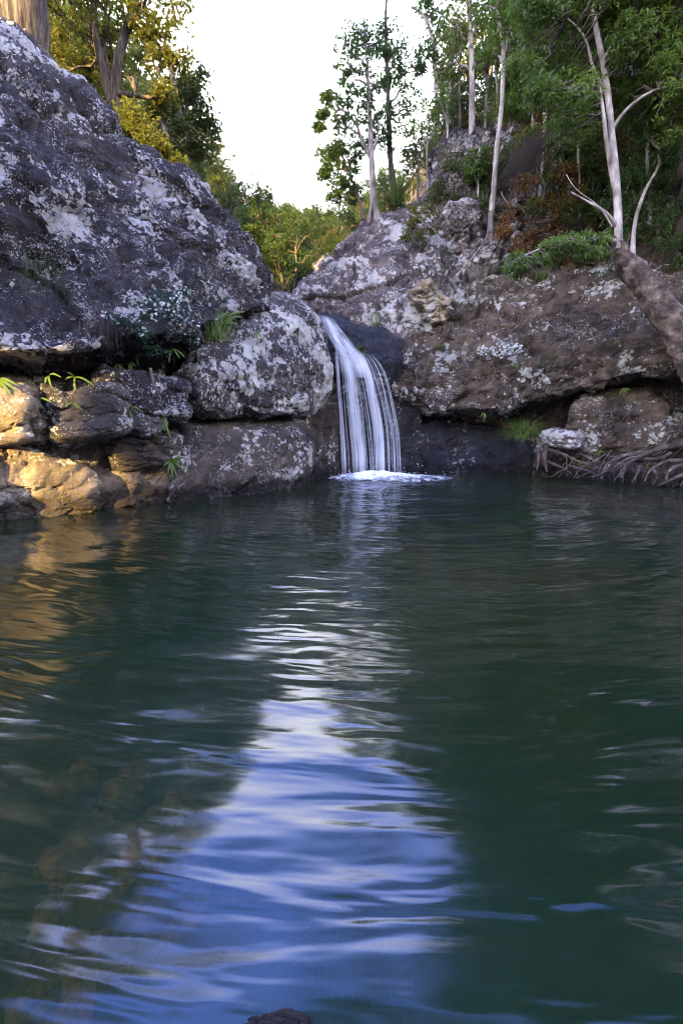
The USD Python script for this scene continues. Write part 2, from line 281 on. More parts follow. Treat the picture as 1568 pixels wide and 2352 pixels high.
# water: a smooth mirror over murky green depth; ripples run in rings away from the fall
FALL = WL(850, 1090)
M["water"] = usdkit.material(stage, "/World/Looks/pool_water", {
    "g": ("geometry", {}), "sub": ("vector_math", {"math_type": "subtract", "vector2": tuple(FALL)}), "sep": ("separate_xyz", {}),
    "len": ("vector_math", {"math_type": "length"}), "at": ("math", {"math_type": "arctan2"}), "neg": ("math", {"math_type": "multiply", "value2": -1.0}), "ar": ("math", {"math_type": "multiply", "value2": 6.0}),
    "co": ("combine_xyz", {}), "m1": ("mapping", {"scale": (1.15, 0.46, 1.0)}),
    "n1": ("noise_texture", {"scale": 3.4, "detail": 2.5, "roughness": 0.5, "distortion": 0.4}),
    "n2": ("noise_texture", {"scale": 0.8, "detail": 1.0, "roughness": 0.4}),
    "s": ("math", {"math_type": "multiply_add", "value2": 2.6}),
    "b": ("bump", {"strength": 1.0, "distance": 0.036}),
    "lw": ("layer_weight", {"blend": 0.5}), "f5": ("math", {"math_type": "power", "value2": 5.0}), "fr": ("math", {"math_type": "multiply_add", "value2": 0.952, "value3": 0.048}), "gl": ("glossy_bsdf", {"roughness": 0.11, "color": (1, 1, 1)}),
    "mz": ("noise_texture", {"scale": 0.25, "detail": 2.0}), "mc": ("rgb_ramp", {"ramp": [(0.35, (0.0018, 0.0078, 0.0040)), (0.65, (0.0052, 0.0080, 0.0023))]}),
    "d": ("diffuse_bsdf", {}), "t": ("transparent_bsdf", {"color": (0.78, 0.70, 0.50)}), "mx": ("mix_closure", {"fac": 0.50}), "out": ("mix_closure", {})},
    [("g.position", "sub.vector1"), ("sub.vector", "sep.vector"), ("sub.vector", "len.vector1"), ("sep.x", "at.value1"), ("neg.value", "at.value2"), ("sep.y", "neg.value1"), ("at.value", "ar.value1"),
     ("len.value", "co.x"), ("ar.value", "co.y"), ("co.vector", "m1.vector"), ("m1.vector", "n1.vector"), ("g.position", "n2.vector"), ("n2.fac", "s.value1"), ("n1.fac", "s.value3"),
     ("s.value", "b.height"), ("b.normal", "lw.normal"), ("lw.facing", "f5.value1"), ("f5.value", "fr.value1"), ("b.normal", "gl.normal"), ("g.position", "mz.vector"), ("mz.fac", "mc.fac"), ("mc.color", "d.color"), 
     ("d.BSDF", "mx.closure1"), ("t.BSDF", "mx.closure2"), ("fr.value", "out.fac"), ("mx.closure", "out.closure1"), ("gl.BSDF", "out.closure2")], surface="out.closure")

# ------------------------------------------------------------------ the ground
CTRL = np.array([
    (0, 1, -1.6), (-3, 3, -2.0), (4, 3, -2.2), (0, 6, -2.4), (5, 8, -2.2), (-2, 7, -2.2), (2, 11, -2.0), (7, 7, -1.8), (-4, 1, -1.2), (6, 2, -1.4), (0, -0.6, -0.25), (1, -2, 0.25), (-4, -1.5, 0.1), (5, -1.5, 0.2),
    (0.8, 14.5, 2.0), (-8.5, 10, 6.2), (-8, 13, 7.4), (-5, 14, 6.3), (-2.5, 15.5, 4.3), (-0.8, 17, 4.2), (-11, 5, 6), (-8, 3, 2.0), (-12, -3, 5),
    (1.4, 18, 7.9), (2.6, 18, 8.4), (1, 22, 9.0), (4.0, 17.3, 7.6), (5.3, 20, 11.3), (6.0, 16.5, 7.6), (8.2, 14.0, 6.0), (7.7, 22, 13.2), (12, 12, 9), (11, 20, 14.5), (14, 8, 9), (15, 26, 22), (10, 30, 22), (4, 30, 14),
    (20, 10, 16), (20, 30, 28), (25, 60, 45), (8, 50, 27), (10.5, 7, 2.5), (12, 1, 4),
    (-1, 22, 4.9), (-2, 30, 6.2), (-3, 45, 8.5), (-3, 70, 13), (-4, 120, 32),
    (-8, 18, 8.6), (-14, 14, 12), (-14, 22, 13.5), (-7, 26, 8.6), (-20, 20, 18), (-22, 35, 24), (-12, 45, 16), (-12, 70, 24), (-30, 70, 42), (0, 95, 26), (12, 95, 44), (-40, 30, 36), (45, 40, 48), (-50, 110, 60), (50, 110, 70), (0, 150, 50),
    (0, -10, 2.2), (-12, -12, 4), (12, -12, 5), (40, -10, 20), (-40, -10, 14), (-45, -60, 4), (45, -60, 12), (0, -60, 8), (0, -35, 6), (-22, -35, 5), (0, -90, 10), (-45, -95, 4)], float)
rbf = RBFInterpolator(CTRL[:, :2], CTRL[:, 2], kernel="linear", smoothing=0.4)
def axis_points(a, b, fine_a, fine_b, fine, coarse):
    out, x = [], a
    while x < b:
        out.append(x); dist = max(fine_a - x, x - fine_b, 0); x += min(coarse, fine + dist * 0.12)
    return np.array(out + [b])
gx = axis_points(-90, 90, -14, 18, 0.30, 5.0); gy = axis_points(-110, 190, 12, 34, 0.30, 5.0)
GX, GY = np.meshgrid(gx, gy, indexing="ij"); gp = np.stack([GX.ravel(), GY.ravel()], 1)
gz = rbf(gp); g3 = np.concatenate([gp, gz[:, None]], 1)
far = np.clip((np.hypot(gp[:, 0], gp[:, 1]) - 20) / 60, 0, 1)
gz = gz + (0.5 + 3 * far) * (meshkit.fbm(g3 * [0.45, 0.45, 0], 4, 5) - 0.5) + 0.18 * (meshkit.fbm(g3 * [2.2, 2.2, 0], 3, 9) - 0.5)
from shapely.geometry import Polygon, Point
import shapely
SHORE = Polygon([tuple(WL(*q)[:2]) for q in ((-220, 1250), (0, 1195), (218, 1174), (395, 1153), (520, 1141), (684, 1119), (760, 1092), (905, 1086), (1224, 1086), (1340, 1099), (1568, 1119), (1740, 1140))] + [(11, 3), (8, -1.2), (0, -1.0), (-8, 0.5)])
_pt = shapely.points(gp[:, 0], gp[:, 1]); _out = shapely.distance(SHORE, _pt)
_lim = np.where(gp[:, 1] > 2, -1.2 + np.clip(_out - 1.6, 0, None) * 3.2, 1e3)
gz = np.minimum(gz, _lim)
g3[:, 2] = gz; ny = len(gy)
i, j = np.meshgrid(np.arange(len(gx) - 1), np.arange(ny - 1), indexing="ij")
gq = np.stack([i * ny + j, (i + 1) * ny + j, (i + 1) * ny + j + 1, i * ny + j + 1], -1).reshape(-1, 4)
obj("terrain", (g3, gq), M["soil"], smooth=True, kind="structure", label="brown soil slopes of the gorge under the trees")
from scipy.interpolate import RegularGridInterpolator
_gz = RegularGridInterpolator((gx, gy), gz.reshape(len(gx), ny), bounds_error=False, fill_value=0.0)
def ground(x, y): return float(_gz((x, y)))

hx = np.concatenate([np.linspace(-39, -24, 76), np.linspace(-22, 70, 40)]); hy = np.linspace(-78, -48, 22)  # unseen hill behind the camera, placed to keep the pool in shade
HX, HY = np.meshgrid(hx, hy, indexing="ij")
EDGE = (-6.9 + 0.36 * HY) / 0.933
hz = 50 * np.clip((HX - EDGE) / 0.9, 0, 1) ** 0.6 * np.clip(1 - ((HY + 63) / 15) ** 2, 0, 1) ** 0.7 + 3 * (meshkit.fbm(np.stack([HX, HY, 0 * HX], -1) * 0.12, 4, 3) - 0.5) - 1
i, j = np.meshgrid(np.arange(len(hx) - 1), np.arange(len(hy) - 1), indexing="ij"); m = len(hy)
obj("hill", (np.stack([HX, HY, hz], -1).reshape(-1, 3), np.stack([i * m + j, (i + 1) * m + j, (i + 1) * m + j + 1, i * m + j + 1], -1).reshape(-1, 4)), M["soil"], smooth=True, kind="structure", label="unseen brown hill behind the camera, placed to shade the pool")

wx = np.array([-14.0, 15.0]); wy = np.array([-2.5, 16.0])
obj("pool_water", (np.array([(wx[0], wy[0], 0), (wx[1], wy[0], 0), (wx[1], wy[1], 0), (wx[0], wy[1], 0)]), np.array([[0, 1, 2, 3]])), M["water"], kind="structure", label="dark green rippled pool below the waterfall")

# ------------------------------------------------------------------ rocks
def sec(*pts): return [P(*p) for p in pts]
def wsec(wl, *pts):
    """A section that starts below the pool: wl is the waterline pixel, the rest (px, py, depth behind the waterline)."""
    w = WL(*wl); u = w.copy(); u[2] = -0.9; u[1] += 0.05
    return [u, w] + [P(a, b, w[1] + c) for a, b, c in pts]

def rock(name, mesh, mat, label, cat="rock", smooth=40, **k):
    return obj(name, mesh, M[mat], smooth=smooth, label=label, cat=cat, **k)

rock("cliff", loft([
    sec((-220, 880, 7.6), (-220, 820, 7.3), (-220, 800, 6.2), (-215, 600, 6.6), (-210, 400, 7.2), (-200, 200, 8.0), (-190, 0, 9.0), (-190, 20, 12)),
    sec((0, 880, 8.1), (0, 840, 7.9), (0, 800, 6.75), (0, 620, 7.45), (0, 420, 7.7), (0, 240, 8.5), (0, 85, 9.6), (0, 110, 13)),
    sec((110, 880, 8.3), (110, 840, 8.1), (110, 800, 7.1), (110, 640, 8.0), (110, 480, 8.2), (110, 300, 9.1), (100, 145, 10.0), (100, 190, 13.5)),
    sec((165, 870, 8.5), (165, 835, 8.2), (165, 792, 7.3), (165, 640, 8.05), (165, 480, 8.4), (160, 320, 9.3), (155, 190, 10.2), (150, 230, 13.8)),
    sec((210, 860, 8.6), (210, 825, 8.3), (210, 785, 7.5), (205, 650, 8.0), (205, 500, 8.7), (205, 340, 9.5), (205, 207, 10.4), (200, 260, 14)),
    sec((250, 850, 8.8), (250, 815, 8.6), (250, 776, 7.7), (250, 655, 8.25), (250, 530, 8.9), (248, 390, 9.6), (246, 258, 10.55), (246, 310, 14)),
    sec((300, 840, 9.0), (300, 800, 8.9), (300, 765, 7.9), (295, 660, 8.5), (295, 560, 9.1), (292, 440, 9.8), (290, 332, 10.7), (290, 390, 14)),
    sec((400, 810, 9.6), (400, 780, 9.4), (400, 745, 8.6), (400, 680, 9.1), (400, 590, 9.7), (400, 480, 10.4), (400, 382, 11.2), (400, 440, 14.5)),
    sec((490, 790, 10.6), (490, 765, 10.3), (490, 735, 9.6), (490, 690, 10), (495, 630, 10.5), (500, 560, 11.1), (508, 490, 11.9), (500, 540, 15)),
    sec((560, 760, 11.2), (560, 740, 11.0), (560, 715, 10.6), (562, 690, 10.9), (565, 650, 11.3), (570, 605, 11.7), (576, 570, 12.3), (570, 620, 15)),
    sec((612, 730, 12.0), (612, 712, 11.8), (612, 698, 11.5), (613, 685, 11.7), (616, 672, 12.0), (618, 660, 12.3), (620, 648, 12.7), (620, 680, 15))],
    step=0.035, seed=11, amp=1.1, block=1.2, back_z=-1.0),
    "cliff", "huge dark sloping cliff with white lichen filling the left side", "cliff")

rock("bank_rock", boulder((-10.5, 0.0, 1.9), (1.75, 1.5, 4.2), 171, 0.0, 0.0, 5, power=4.0, amp=0.8, block=0.8), "cliff", "unseen upright rock on the left bank, placed to narrow the sun beam")  # out of view, bounds the sun beam that reaches the left rocks
rock("bank_rock", boulder((-8.75, 0.0, 8.5), (1.75, 1.5, 3.6), 172, 0.0, 0.0, 5, power=4.5, amp=0.8, block=0.8), "cliff", "unseen overhanging rock on the left bank, placed to shade the cliff")  # out of view, shades the cliff above the sunlit patch
rock("recess_wall", loft([
    sec((x, 1130, y - .35), (x, 1040, y - .25), (x, 950, y - .1), (x, 870, y + .6), (x, 770, y + .9), (x, 750, y + 1.5)) for x, y in ((-220, 7.6), (0, 8.0), (200, 8.7), (400, 9.6), (600, 11.0), (700, 12.1), (775, 12.9))],
    step=0.09, seed=23, amp=0.9, block=0.7), "recess", "shadowed brown rock back of the overhang below the left cliff", "rock wall")

rock("ledge_rock", loft([
    sec((x, 1040, y + .45), (x, 1008, y + .08), (x, 960, y), (x, 905, y + .12), (x, 872, y + .55), (x, 862, y + 1.2)) for x, y in ((80, 7.55), (150, 7.75), (230, 8.1), (310, 8.5), (400, 9.15))],
    step=0.035, seed=27, amp=1.0, block=0.45), "block", "cracked dark ledge running behind the lodged stones from the sunlit block to the lichen boulder")
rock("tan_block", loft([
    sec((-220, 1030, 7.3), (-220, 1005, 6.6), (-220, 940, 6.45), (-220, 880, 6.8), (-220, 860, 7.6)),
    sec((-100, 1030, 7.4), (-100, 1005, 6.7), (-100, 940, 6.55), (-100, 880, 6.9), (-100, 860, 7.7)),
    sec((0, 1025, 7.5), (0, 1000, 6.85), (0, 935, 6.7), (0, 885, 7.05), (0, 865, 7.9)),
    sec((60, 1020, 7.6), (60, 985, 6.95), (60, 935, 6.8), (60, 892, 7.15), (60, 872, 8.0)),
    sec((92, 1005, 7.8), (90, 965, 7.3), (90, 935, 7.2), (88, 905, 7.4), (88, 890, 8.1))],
    step=0.045, seed=31, amp=0.5, block=0.8), "sun_tinted", "tan sunlit block at the left edge under the overhang", "rock", smooth=35)
rock("rock_block", boulder(P(75, 968, 7.35), (0.24, 0.25, 0.20), 41, 0.3, -0.5, 4), "sun_tinted", "small tan wedge of rock beside the sunlit block")
rock("rock_block", boulder(P(120, 906, 7.85), (0.18, 0.2, 0.14), 42, 0.3, 0.3, 3), "block", "small round grey stone lodged between the sunlit block and the lichen block")
rock("rock_block", boulder(P(205, 938, 8.0), (0.60, 0.6, 0.36), 43, 0.5, 0.15, 5, power=4.0, amp=0.55), "block", "grey block with a white lichen crust in the left recess")
rock("rock_block", boulder(P(220, 984, 7.8), (0.62, 0.5, 0.15), 44, 0.5, 0.10, 5, power=4.0, amp=0.45), "block", "thin pale slab lying under the grey lichen block")
rock("rock_block", boulder(P(325, 902, 8.75), (0.80, 0.6, 0.36), 45, 0.55, -0.22, 5, power=4.5, amp=0.55), "cliff", "dark angular block with a white crest left of the lichen boulder")
rock("rock_block", boulder(P(292, 962, 8.45), (0.60, 0.5, 0.22), 46, 0.55, -0.28, 5, power=4.0, amp=0.5), "block", "dark sloping slab beneath the angular block in the left recess")
rock("rock_block", boulder(P(330, 1032, 8.8), (0.66, 0.55, 0.36), 47, 0.5, 0.1, 5, power=4.0, amp=0.6), "brown", "brown rounded block wedged above the waterline left of the big brown boulder")
rock("rock_block", boulder(P(122, 962, 7.7), (0.26, 0.3, 0.24), 48, 0.1, 0.2, 4), "brown", "brown chunk of rock right of the tan wedge")
rock("rock_block", boulder(P(30, 1005, 6.95), (0.20, 0.2, 0.06), 49, 0.1, 0.1, 3), "sun_tinted", "flat tan pebble tucked in the crack under the sunlit block")

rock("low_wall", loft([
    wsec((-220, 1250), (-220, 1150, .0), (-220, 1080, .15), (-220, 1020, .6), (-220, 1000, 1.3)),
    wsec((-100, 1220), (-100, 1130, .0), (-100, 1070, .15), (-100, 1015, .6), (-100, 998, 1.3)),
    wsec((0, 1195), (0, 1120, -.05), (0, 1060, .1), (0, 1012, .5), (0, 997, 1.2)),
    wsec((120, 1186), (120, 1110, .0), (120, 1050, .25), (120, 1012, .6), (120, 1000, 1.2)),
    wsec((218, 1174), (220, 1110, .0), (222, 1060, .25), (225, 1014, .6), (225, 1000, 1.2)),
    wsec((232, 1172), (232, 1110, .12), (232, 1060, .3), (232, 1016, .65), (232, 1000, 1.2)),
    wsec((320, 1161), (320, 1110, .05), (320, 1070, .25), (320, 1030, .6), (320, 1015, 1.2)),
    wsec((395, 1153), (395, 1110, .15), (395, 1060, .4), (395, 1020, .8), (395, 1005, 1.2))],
    step=0.03, seed=51, amp=0.85, block=0.8), "sun_tinted", "low tan and grey rock wall standing in the water at left", "rock", smooth=35)

rock("brown_boulder", loft([
    wsec((384, 1154), (388, 1130, .0), (396, 1095, .2), (402, 1060, .55), (402, 1045, 1.2)),
    wsec((425, 1151), (428, 1100, -.05), (432, 1030, .15), (432, 975, .6), (432, 958, 1.4)),
    wsec((520, 1141), (520, 1080, -.02), (520, 1015, .2), (520, 970, .7), (520, 952, 1.5)),
    wsec((620, 1131), (622, 1080, -.05), (625, 1015, .1), (625, 975, .6), (625, 955, 1.4)),
    wsec((684, 1119), (697, 1080, -.12), (703, 1020, .05), (700, 985, .5), (692, 965, 1.3)),
    wsec((702, 1110), (720, 1065, .05), (722, 1035, .2), (716, 1005, .6), (708, 990, 1.2))],
    step=0.035, seed=61, amp=0.42, block=1.0, crack=0.8), "brown", "big smooth brown boulder in the water left of the waterfall", "boulder", smooth=45)

rock("lichen_boulder", loft([
    sec((392, 945, 9.9), (390, 918, 9.3), (392, 890, 9.2), (395, 868, 9.4), (400, 855, 9.9), (410, 850, 10.7)),
    sec((450, 965, 10.2), (450, 932, 9.05), (450, 880, 8.95), (450, 832, 9.25), (455, 800, 9.8), (460, 795, 11)),
    sec((530, 965, 10.7), (530, 940, 9.5), (530, 880, 9.4), (530, 820, 9.7), (530, 765, 10.5), (530, 752, 11.5)),
    sec((600, 965, 11.1), (600, 945, 10), (600, 880, 9.9), (600, 800, 10.3), (595, 722, 11.2), (600, 702, 12)),
    sec((670, 960, 11.6), (670, 942, 10.6), (670, 880, 10.5), (670, 790, 10.9), (662, 708, 11.8), (660, 685, 12.8)),
    sec((726, 945, 12.2), (724, 925, 11.2), (726, 870, 11.1), (724, 802, 11.5), (712, 740, 12.3), (706, 710, 13.2)),
    sec((756, 915, 12.7), (757, 895, 12.0), (762, 860, 11.9), (759, 822, 12.1), (744, 782, 12.7), (732, 752, 13.4))],
    step=0.028, seed=71, amp=0.75, block=1.0), "bulge", "bulging boulder crusted with white lichen left of the waterfall", "boulder", smooth=40)

rock("lip_rock", loft([
    sec((606, 722, 11.8), (607, 702, 11.8), (610, 688, 12.1), (616, 670, 12.8), (620, 672, 14)),
    sec((660, 730, 11.9), (660, 705, 12.1), (661, 688, 12.6), (660, 669, 13.4), (662, 676, 14.5)),
    sec((697, 742, 12.4), (698, 718, 12.6), (700, 702, 13), (696, 688, 13.6), (700, 698, 14.5)),
    sec((732, 752, 12.8), (734, 742, 13), (735, 736, 13.3), (732, 730, 13.6), (732, 742, 14.5))],
    step=0.045, seed=75, amp=0.45, block=0.7), "outcrop", "pale bare rock at the lip left of the waterfall's top", "rock")

rock("fall_wall", loft([
    sec((690, 1114, 12.3), (690, 1000, 12.6), (690, 900, 12.6), (700, 800, 13), (705, 722, 14.2), (705, 716, 15.5)),
    sec((760, 1099, 13.0), (760, 1000, 13.5), (770, 900, 13.45), (788, 822, 12.95), (755, 735, 13.9), (750, 726, 15.5)),
    sec((830, 1094, 13.4), (830, 1000, 13.75), (840, 900, 13.55), (845, 832, 13.1), (800, 752, 13.85), (790, 728, 15.5)),
    sec((890, 1090, 13.35), (890, 1000, 13.5), (890, 900, 13.4), (890, 840, 13.1), (850, 768, 13.9), (840, 742, 15.5)),
    sec((970, 1088, 13.4), (970, 1000, 13.5), (955, 900, 13.3), (945, 850, 13.3), (925, 800, 13.9), (905, 760, 15.5))],
    step=0.05, seed=81, amp=0.75, block=0.55), "wet", "dark wet hollow of rock behind the falling water", "rock wall")

rock("black_shelf", loft([
    sec((692, 732, 13.9), (694, 722, 14.0), (702, 712, 14.3), (706, 710, 15)),
    sec((792, 792, 13.1), (775, 745, 13.65), (768, 727, 14), (762, 721, 15)),
    sec((848, 840, 12.95), (840, 795, 13.1), (835, 757, 13.6), (830, 740, 14.8)),
    sec((890, 838, 12.85), (890, 805, 12.95), (885, 772, 13.3), (876, 754, 14.6)),
    sec((924, 826, 12.95), (925, 810, 13.05), (924, 796, 13.2), (918, 786, 14.2))],
    step=0.045, seed=85, amp=0.6, block=0.5), "black", "black wet rock shelf right of the waterfall's top", "rock")

rock("outcrop", loft([
    sec((672, 708, 14.6), (674, 694, 14.7), (676, 684, 15), (680, 684, 17)),
    sec((720, 738, 14.3), (720, 690, 14.5), (714, 652, 15), (712, 626, 15.6), )[:3] + [P(716, 626, 17.5)],
    sec((780, 752, 14.2), (780, 680, 14.4), (774, 600, 15.4), (780, 584, 18.5)),
    sec((850, 775, 14), (850, 690, 14.2), (850, 570, 15.4), (862, 506, 19)),
    sec((920, 805, 13.8), (920, 700, 14), (920, 560, 15.3), (930, 482, 19.5)),
    sec((1000, 830, 13.7), (1000, 710, 14), (1000, 560, 15.3), (1010, 450, 19.5)),
    sec((1060, 830, 14.0), (1060, 720, 14.4), (1062, 600, 15.5), (1080, 470, 19.5))],
    step=0.04, seed=91, amp=1.0, block=1.0), "outcrop", "broad pale pinkish outcrop above the waterfall at right", "cliff")

rock("right_cliff", loft([
    sec((880, 900, 13.60), (890, 885, 13.50), (895, 862, 13.20), (900, 840, 13.25), (905, 822, 13.45), (905, 805, 13.95), (905, 795, 15.35)),
    sec((940, 965, 14.40), (940, 945, 14.00), (938, 925, 13.18), (945, 870, 13.10), (960, 800, 13.60), (970, 725, 14.30), (975, 695, 15.70)),
    sec((1030, 970, 14.50), (1030, 952, 14.10), (1030, 938, 12.85), (1035, 870, 12.90), (1045, 780, 13.60), (1050, 685, 14.70), (1050, 655, 16.70)),
    sec((1130, 970, 14.50), (1130, 952, 14.10), (1130, 938, 12.60), (1135, 870, 12.70), (1140, 760, 13.50), (1145, 652, 14.90), (1140, 628, 16.70)),
    sec((1230, 960, 14.30), (1230, 932, 13.90), (1230, 915, 12.50), (1235, 850, 12.60), (1240, 750, 13.30), (1245, 645, 14.50), (1245, 622, 16.20)),
    sec((1330, 950, 14.00), (1330, 905, 13.60), (1330, 890, 12.40), (1335, 830, 12.49), (1340, 740, 12.98), (1345, 642, 13.97), (1345, 618, 15.67)),
    sec((1430, 920, 13.40), (1430, 880, 13.00), (1430, 862, 11.80), (1440, 810, 11.79), (1450, 730, 12.27), (1460, 640, 13.06), (1460, 612, 14.96)),
    sec((1568, 900, 12.50), (1568, 860, 12.00), (1568, 840, 10.80), (1570, 790, 10.80), (1575, 720, 11.30), (1585, 640, 12.09), (1590, 605, 13.79)),
    sec((1720, 900, 11.60), (1720, 840, 11.20), (1720, 820, 9.80), (1720, 760, 9.90), (1725, 690, 10.40), (1740, 600, 11.20), (1740, 580, 13.20))],
    step=0.04, seed=101, amp=1.0, block=0.8), "right", "broad brown undercut cliff right of the waterfall", "cliff")

rock("recess_wall", loft([
    sec((x, 1120, y), (x, 1020, y + .15), (x, 940, y + .2), (x, 860, y + .3), (x, 840, y + 1)) for x, y in ((905, 14.0), (1000, 14.3), (1150, 14.2), (1300, 13.6), (1430, 12.9), (1568, 12.1), (1740, 11.3))],
    step=0.09, seed=105, amp=0.9, block=0.7), "recess", "dark rock back of the hollow under the right cliff", "rock wall")

rock("wet_ledge", loft([
    wsec((905, 1088), (905, 1060, .15), (910, 1010, .3), (915, 980, .6), (920, 970, 1.0)),
    wsec((935, 1086), (935, 1040, .0), (938, 990, .1), (942, 962, .45), (945, 955, 1.0)),
    wsec((1020, 1085), (1020, 1030, .0), (1020, 990, .1), (1020, 968, .45), (1020, 955, 1.0)),
    wsec((1120, 1086), (1120, 1040, .0), (1120, 1003, .12), (1120, 984, .45), (1120, 972, 1.0)),
    wsec((1195, 1086), (1200, 1045, .05), (1200, 1016, .15), (1200, 1004, .45), (1200, 995, 1.0)),
    wsec((1224, 1086), (1226, 1065, .15), (1226, 1040, .3), (1222, 1020, .6), (1220, 1010, 1.0))],
    step=0.04, seed=111, amp=0.45, block=0.7), "black", "low dark blue wet ledge at the waterline right of the waterfall", "rock")

rock("recess_boulder", loft([
    sec((1290, 1050, 12.9), (1290, 1010, 12.6), (1300, 970, 12.6), (1310, 935, 12.8), (1320, 915, 13.4)),
    sec((1380, 1055, 12.2), (1380, 1010, 12.0), (1385, 950, 12.0), (1390, 908, 12.4), (1395, 892, 13.2)),
    sec((1470, 1055, 11.6), (1470, 1000, 11.45), (1475, 945, 11.6), (1480, 902, 12), (1480, 892, 12.8)),
    sec((1540, 1060, 11.3), (1540, 1010, 11.1), (1540, 975, 11.2), (1525, 935, 11.6), (1515, 920, 12.4)),
    sec((1600, 1065, 11.1), (1600, 1040, 11), (1600, 1015, 11.1), (1590, 990, 11.5), (1580, 980, 12))],
    step=0.05, seed=121, amp=0.8, block=0.5), "right", "rough mottled boulder in the hollow at far right", "boulder")
rock("pale_stone", boulder(P(1290, 1008, 12.3), (0.56, 0.4, 0.26), 125, -0.3, -0.1, 5, amp=0.5), "outcrop", "pale lichen stone beside the grass tuft above the right bank")
rock("bank", loft([
    wsec((1222, 1087), (1224, 1070, .1), (1226, 1045, .3), (1228, 1025, .8), (1230, 1012, 1.5)),
    wsec((1260, 1091), (1262, 1072, .1), (1265, 1045, .35), (1265, 1020, .9), (1265, 1008, 1.6)),
    wsec((1340, 1099), (1340, 1080, .1), (1345, 1055, .5), (1350, 1025, 1.1), (1350, 1012, 1.7)),
    wsec((1440, 1110), (1440, 1090, .1), (1440, 1065, .45), (1445, 1038, 1.0), (1445, 1022, 1.6)),
    wsec((1568, 1119), (1568, 1098, .1), (1568, 1070, .45), (1568, 1042, .9), (1568, 1028, 1.4)),
    wsec((1740, 1140), (1740, 1115, .1), (1740, 1085, .45), (1740, 1050, .9), (1740, 1030, 1.4))],
    step=0.05, seed=131, amp=0.45, block=0.35), "right", "low earth and stone bank under the tangled roots at right", "bank")

rock("broken_block", boulder(P(980, 684, 13.95), (0.34, 0.3, 0.36), 141, 0.3, 0.6, 5, power=6.0, amp=0.9, block=0.3), "fresh", "freshly broken ochre block below the pale outcrop")
rock("broken_block", boulder(P(1002, 716, 13.9), (0.30, 0.3, 0.32), 142, -0.3, -0.25, 5, power=6.0, amp=0.9, block=0.3), "fresh", "ochre broken block just right of the cracked one under the outcrop")
rock("slope_cliff", loft([
    sec((985, 560, 16.6), (985, 500, 16.8), (990, 440, 17.2), (992, 400, 18.0), (992, 392, 20)),
    sec((1030, 590, 15.6), (1030, 520, 16.0), (1030, 430, 16.8), (1030, 340, 18.2), (1030, 325, 21)),
    sec((1085, 610, 15.2), (1085, 530, 15.8), (1085, 430, 16.9), (1090, 310, 18.6), (1090, 295, 21.5)),
    sec((1150, 600, 15.5), (1150, 520, 16.2), (1150, 420, 17.4), (1150, 310, 19.0), (1150, 300, 22)),
    sec((1215, 540, 16.6), (1215, 470, 17.2), (1215, 400, 18.0), (1220, 320, 19.4), (1220, 306, 22)),
    sec((1270, 500, 17.4), (1270, 460, 17.8), (1270, 420, 18.4), (1270, 370, 19.4), (1270, 360, 22))],
    step=0.06, seed=143, amp=1.6, block=0.6), "outcrop", "pale broken rock wall between the slender trunks on the right slope", "cliff")
rock("slope_rock", boulder(P(1060, 530, 15.9), (0.60, 0.6, 0.85), 147, 0.2, 0.25, 5, power=3.2, amp=1.0, block=0.5), "outcrop", "white crusted boulder on the slope behind the pale outcrop")
rock("foreground_rock", boulder(WL(634, 2386, -0.05) + [0, -0.05, 0], (0.14, 0.10, 0.085), 151, 0.2, 0.0, 5, amp=0.13, block=0.12), "black", "small wet black rock breaking the surface at the bottom edge")
for k, (px, py, z, r, lab) in enumerate([(380, 1850, -0.36, (0.17, 0.15, 0.16), "brown sunken rock under the water at lower left, topmost of five"), (310, 1920, -0.34, (0.22, 0.18, 0.18), "brown sunken rock below the topmost one at lower left"),
        (245, 2030, -0.32, (0.24, 0.18, 0.18), "wide brown sunken rock in the middle of the lower left group"), (365, 2010, -0.34, (0.18, 0.16, 0.16), "brown sunken rock nearest the blue reflection at lower left"), (110, 2190, -0.36, (0.24, 0.17, 0.16), "dim brown sunken rock nearest the lower left corner"),
        (790, 2260, -0.40, (0.30, 0.16, 0.2), "dark sunken rock just beyond the small black rock at the bottom")]):
    c = WL(px, py, z); rock("sunken_rock", boulder(c + [0, 0, -0.16], r, 160 + k, 0.4 * k, 0.1, 4, amp=0.8, block=0.25), "sunken" if k < 5 else "wet", lab)
rs = np.random.default_rng(19)
for k in range(16):
    c = WL(rs.uniform(130, 430), rs.uniform(1760, 2180), rs.uniform(-0.55, -0.36))
    rock("sunken_stone", boulder(c, np.array([1.0, 0.8, 0.7]) * rs.uniform(0.06, 0.13), 180 + k, rs.uniform(0, 3), 0.1, 3, amp=0.5, block=0.2), "sunken", "small brown stone lying under the water among the sunken rocks at lower left", "stone", group="small stones under the water at lower left")



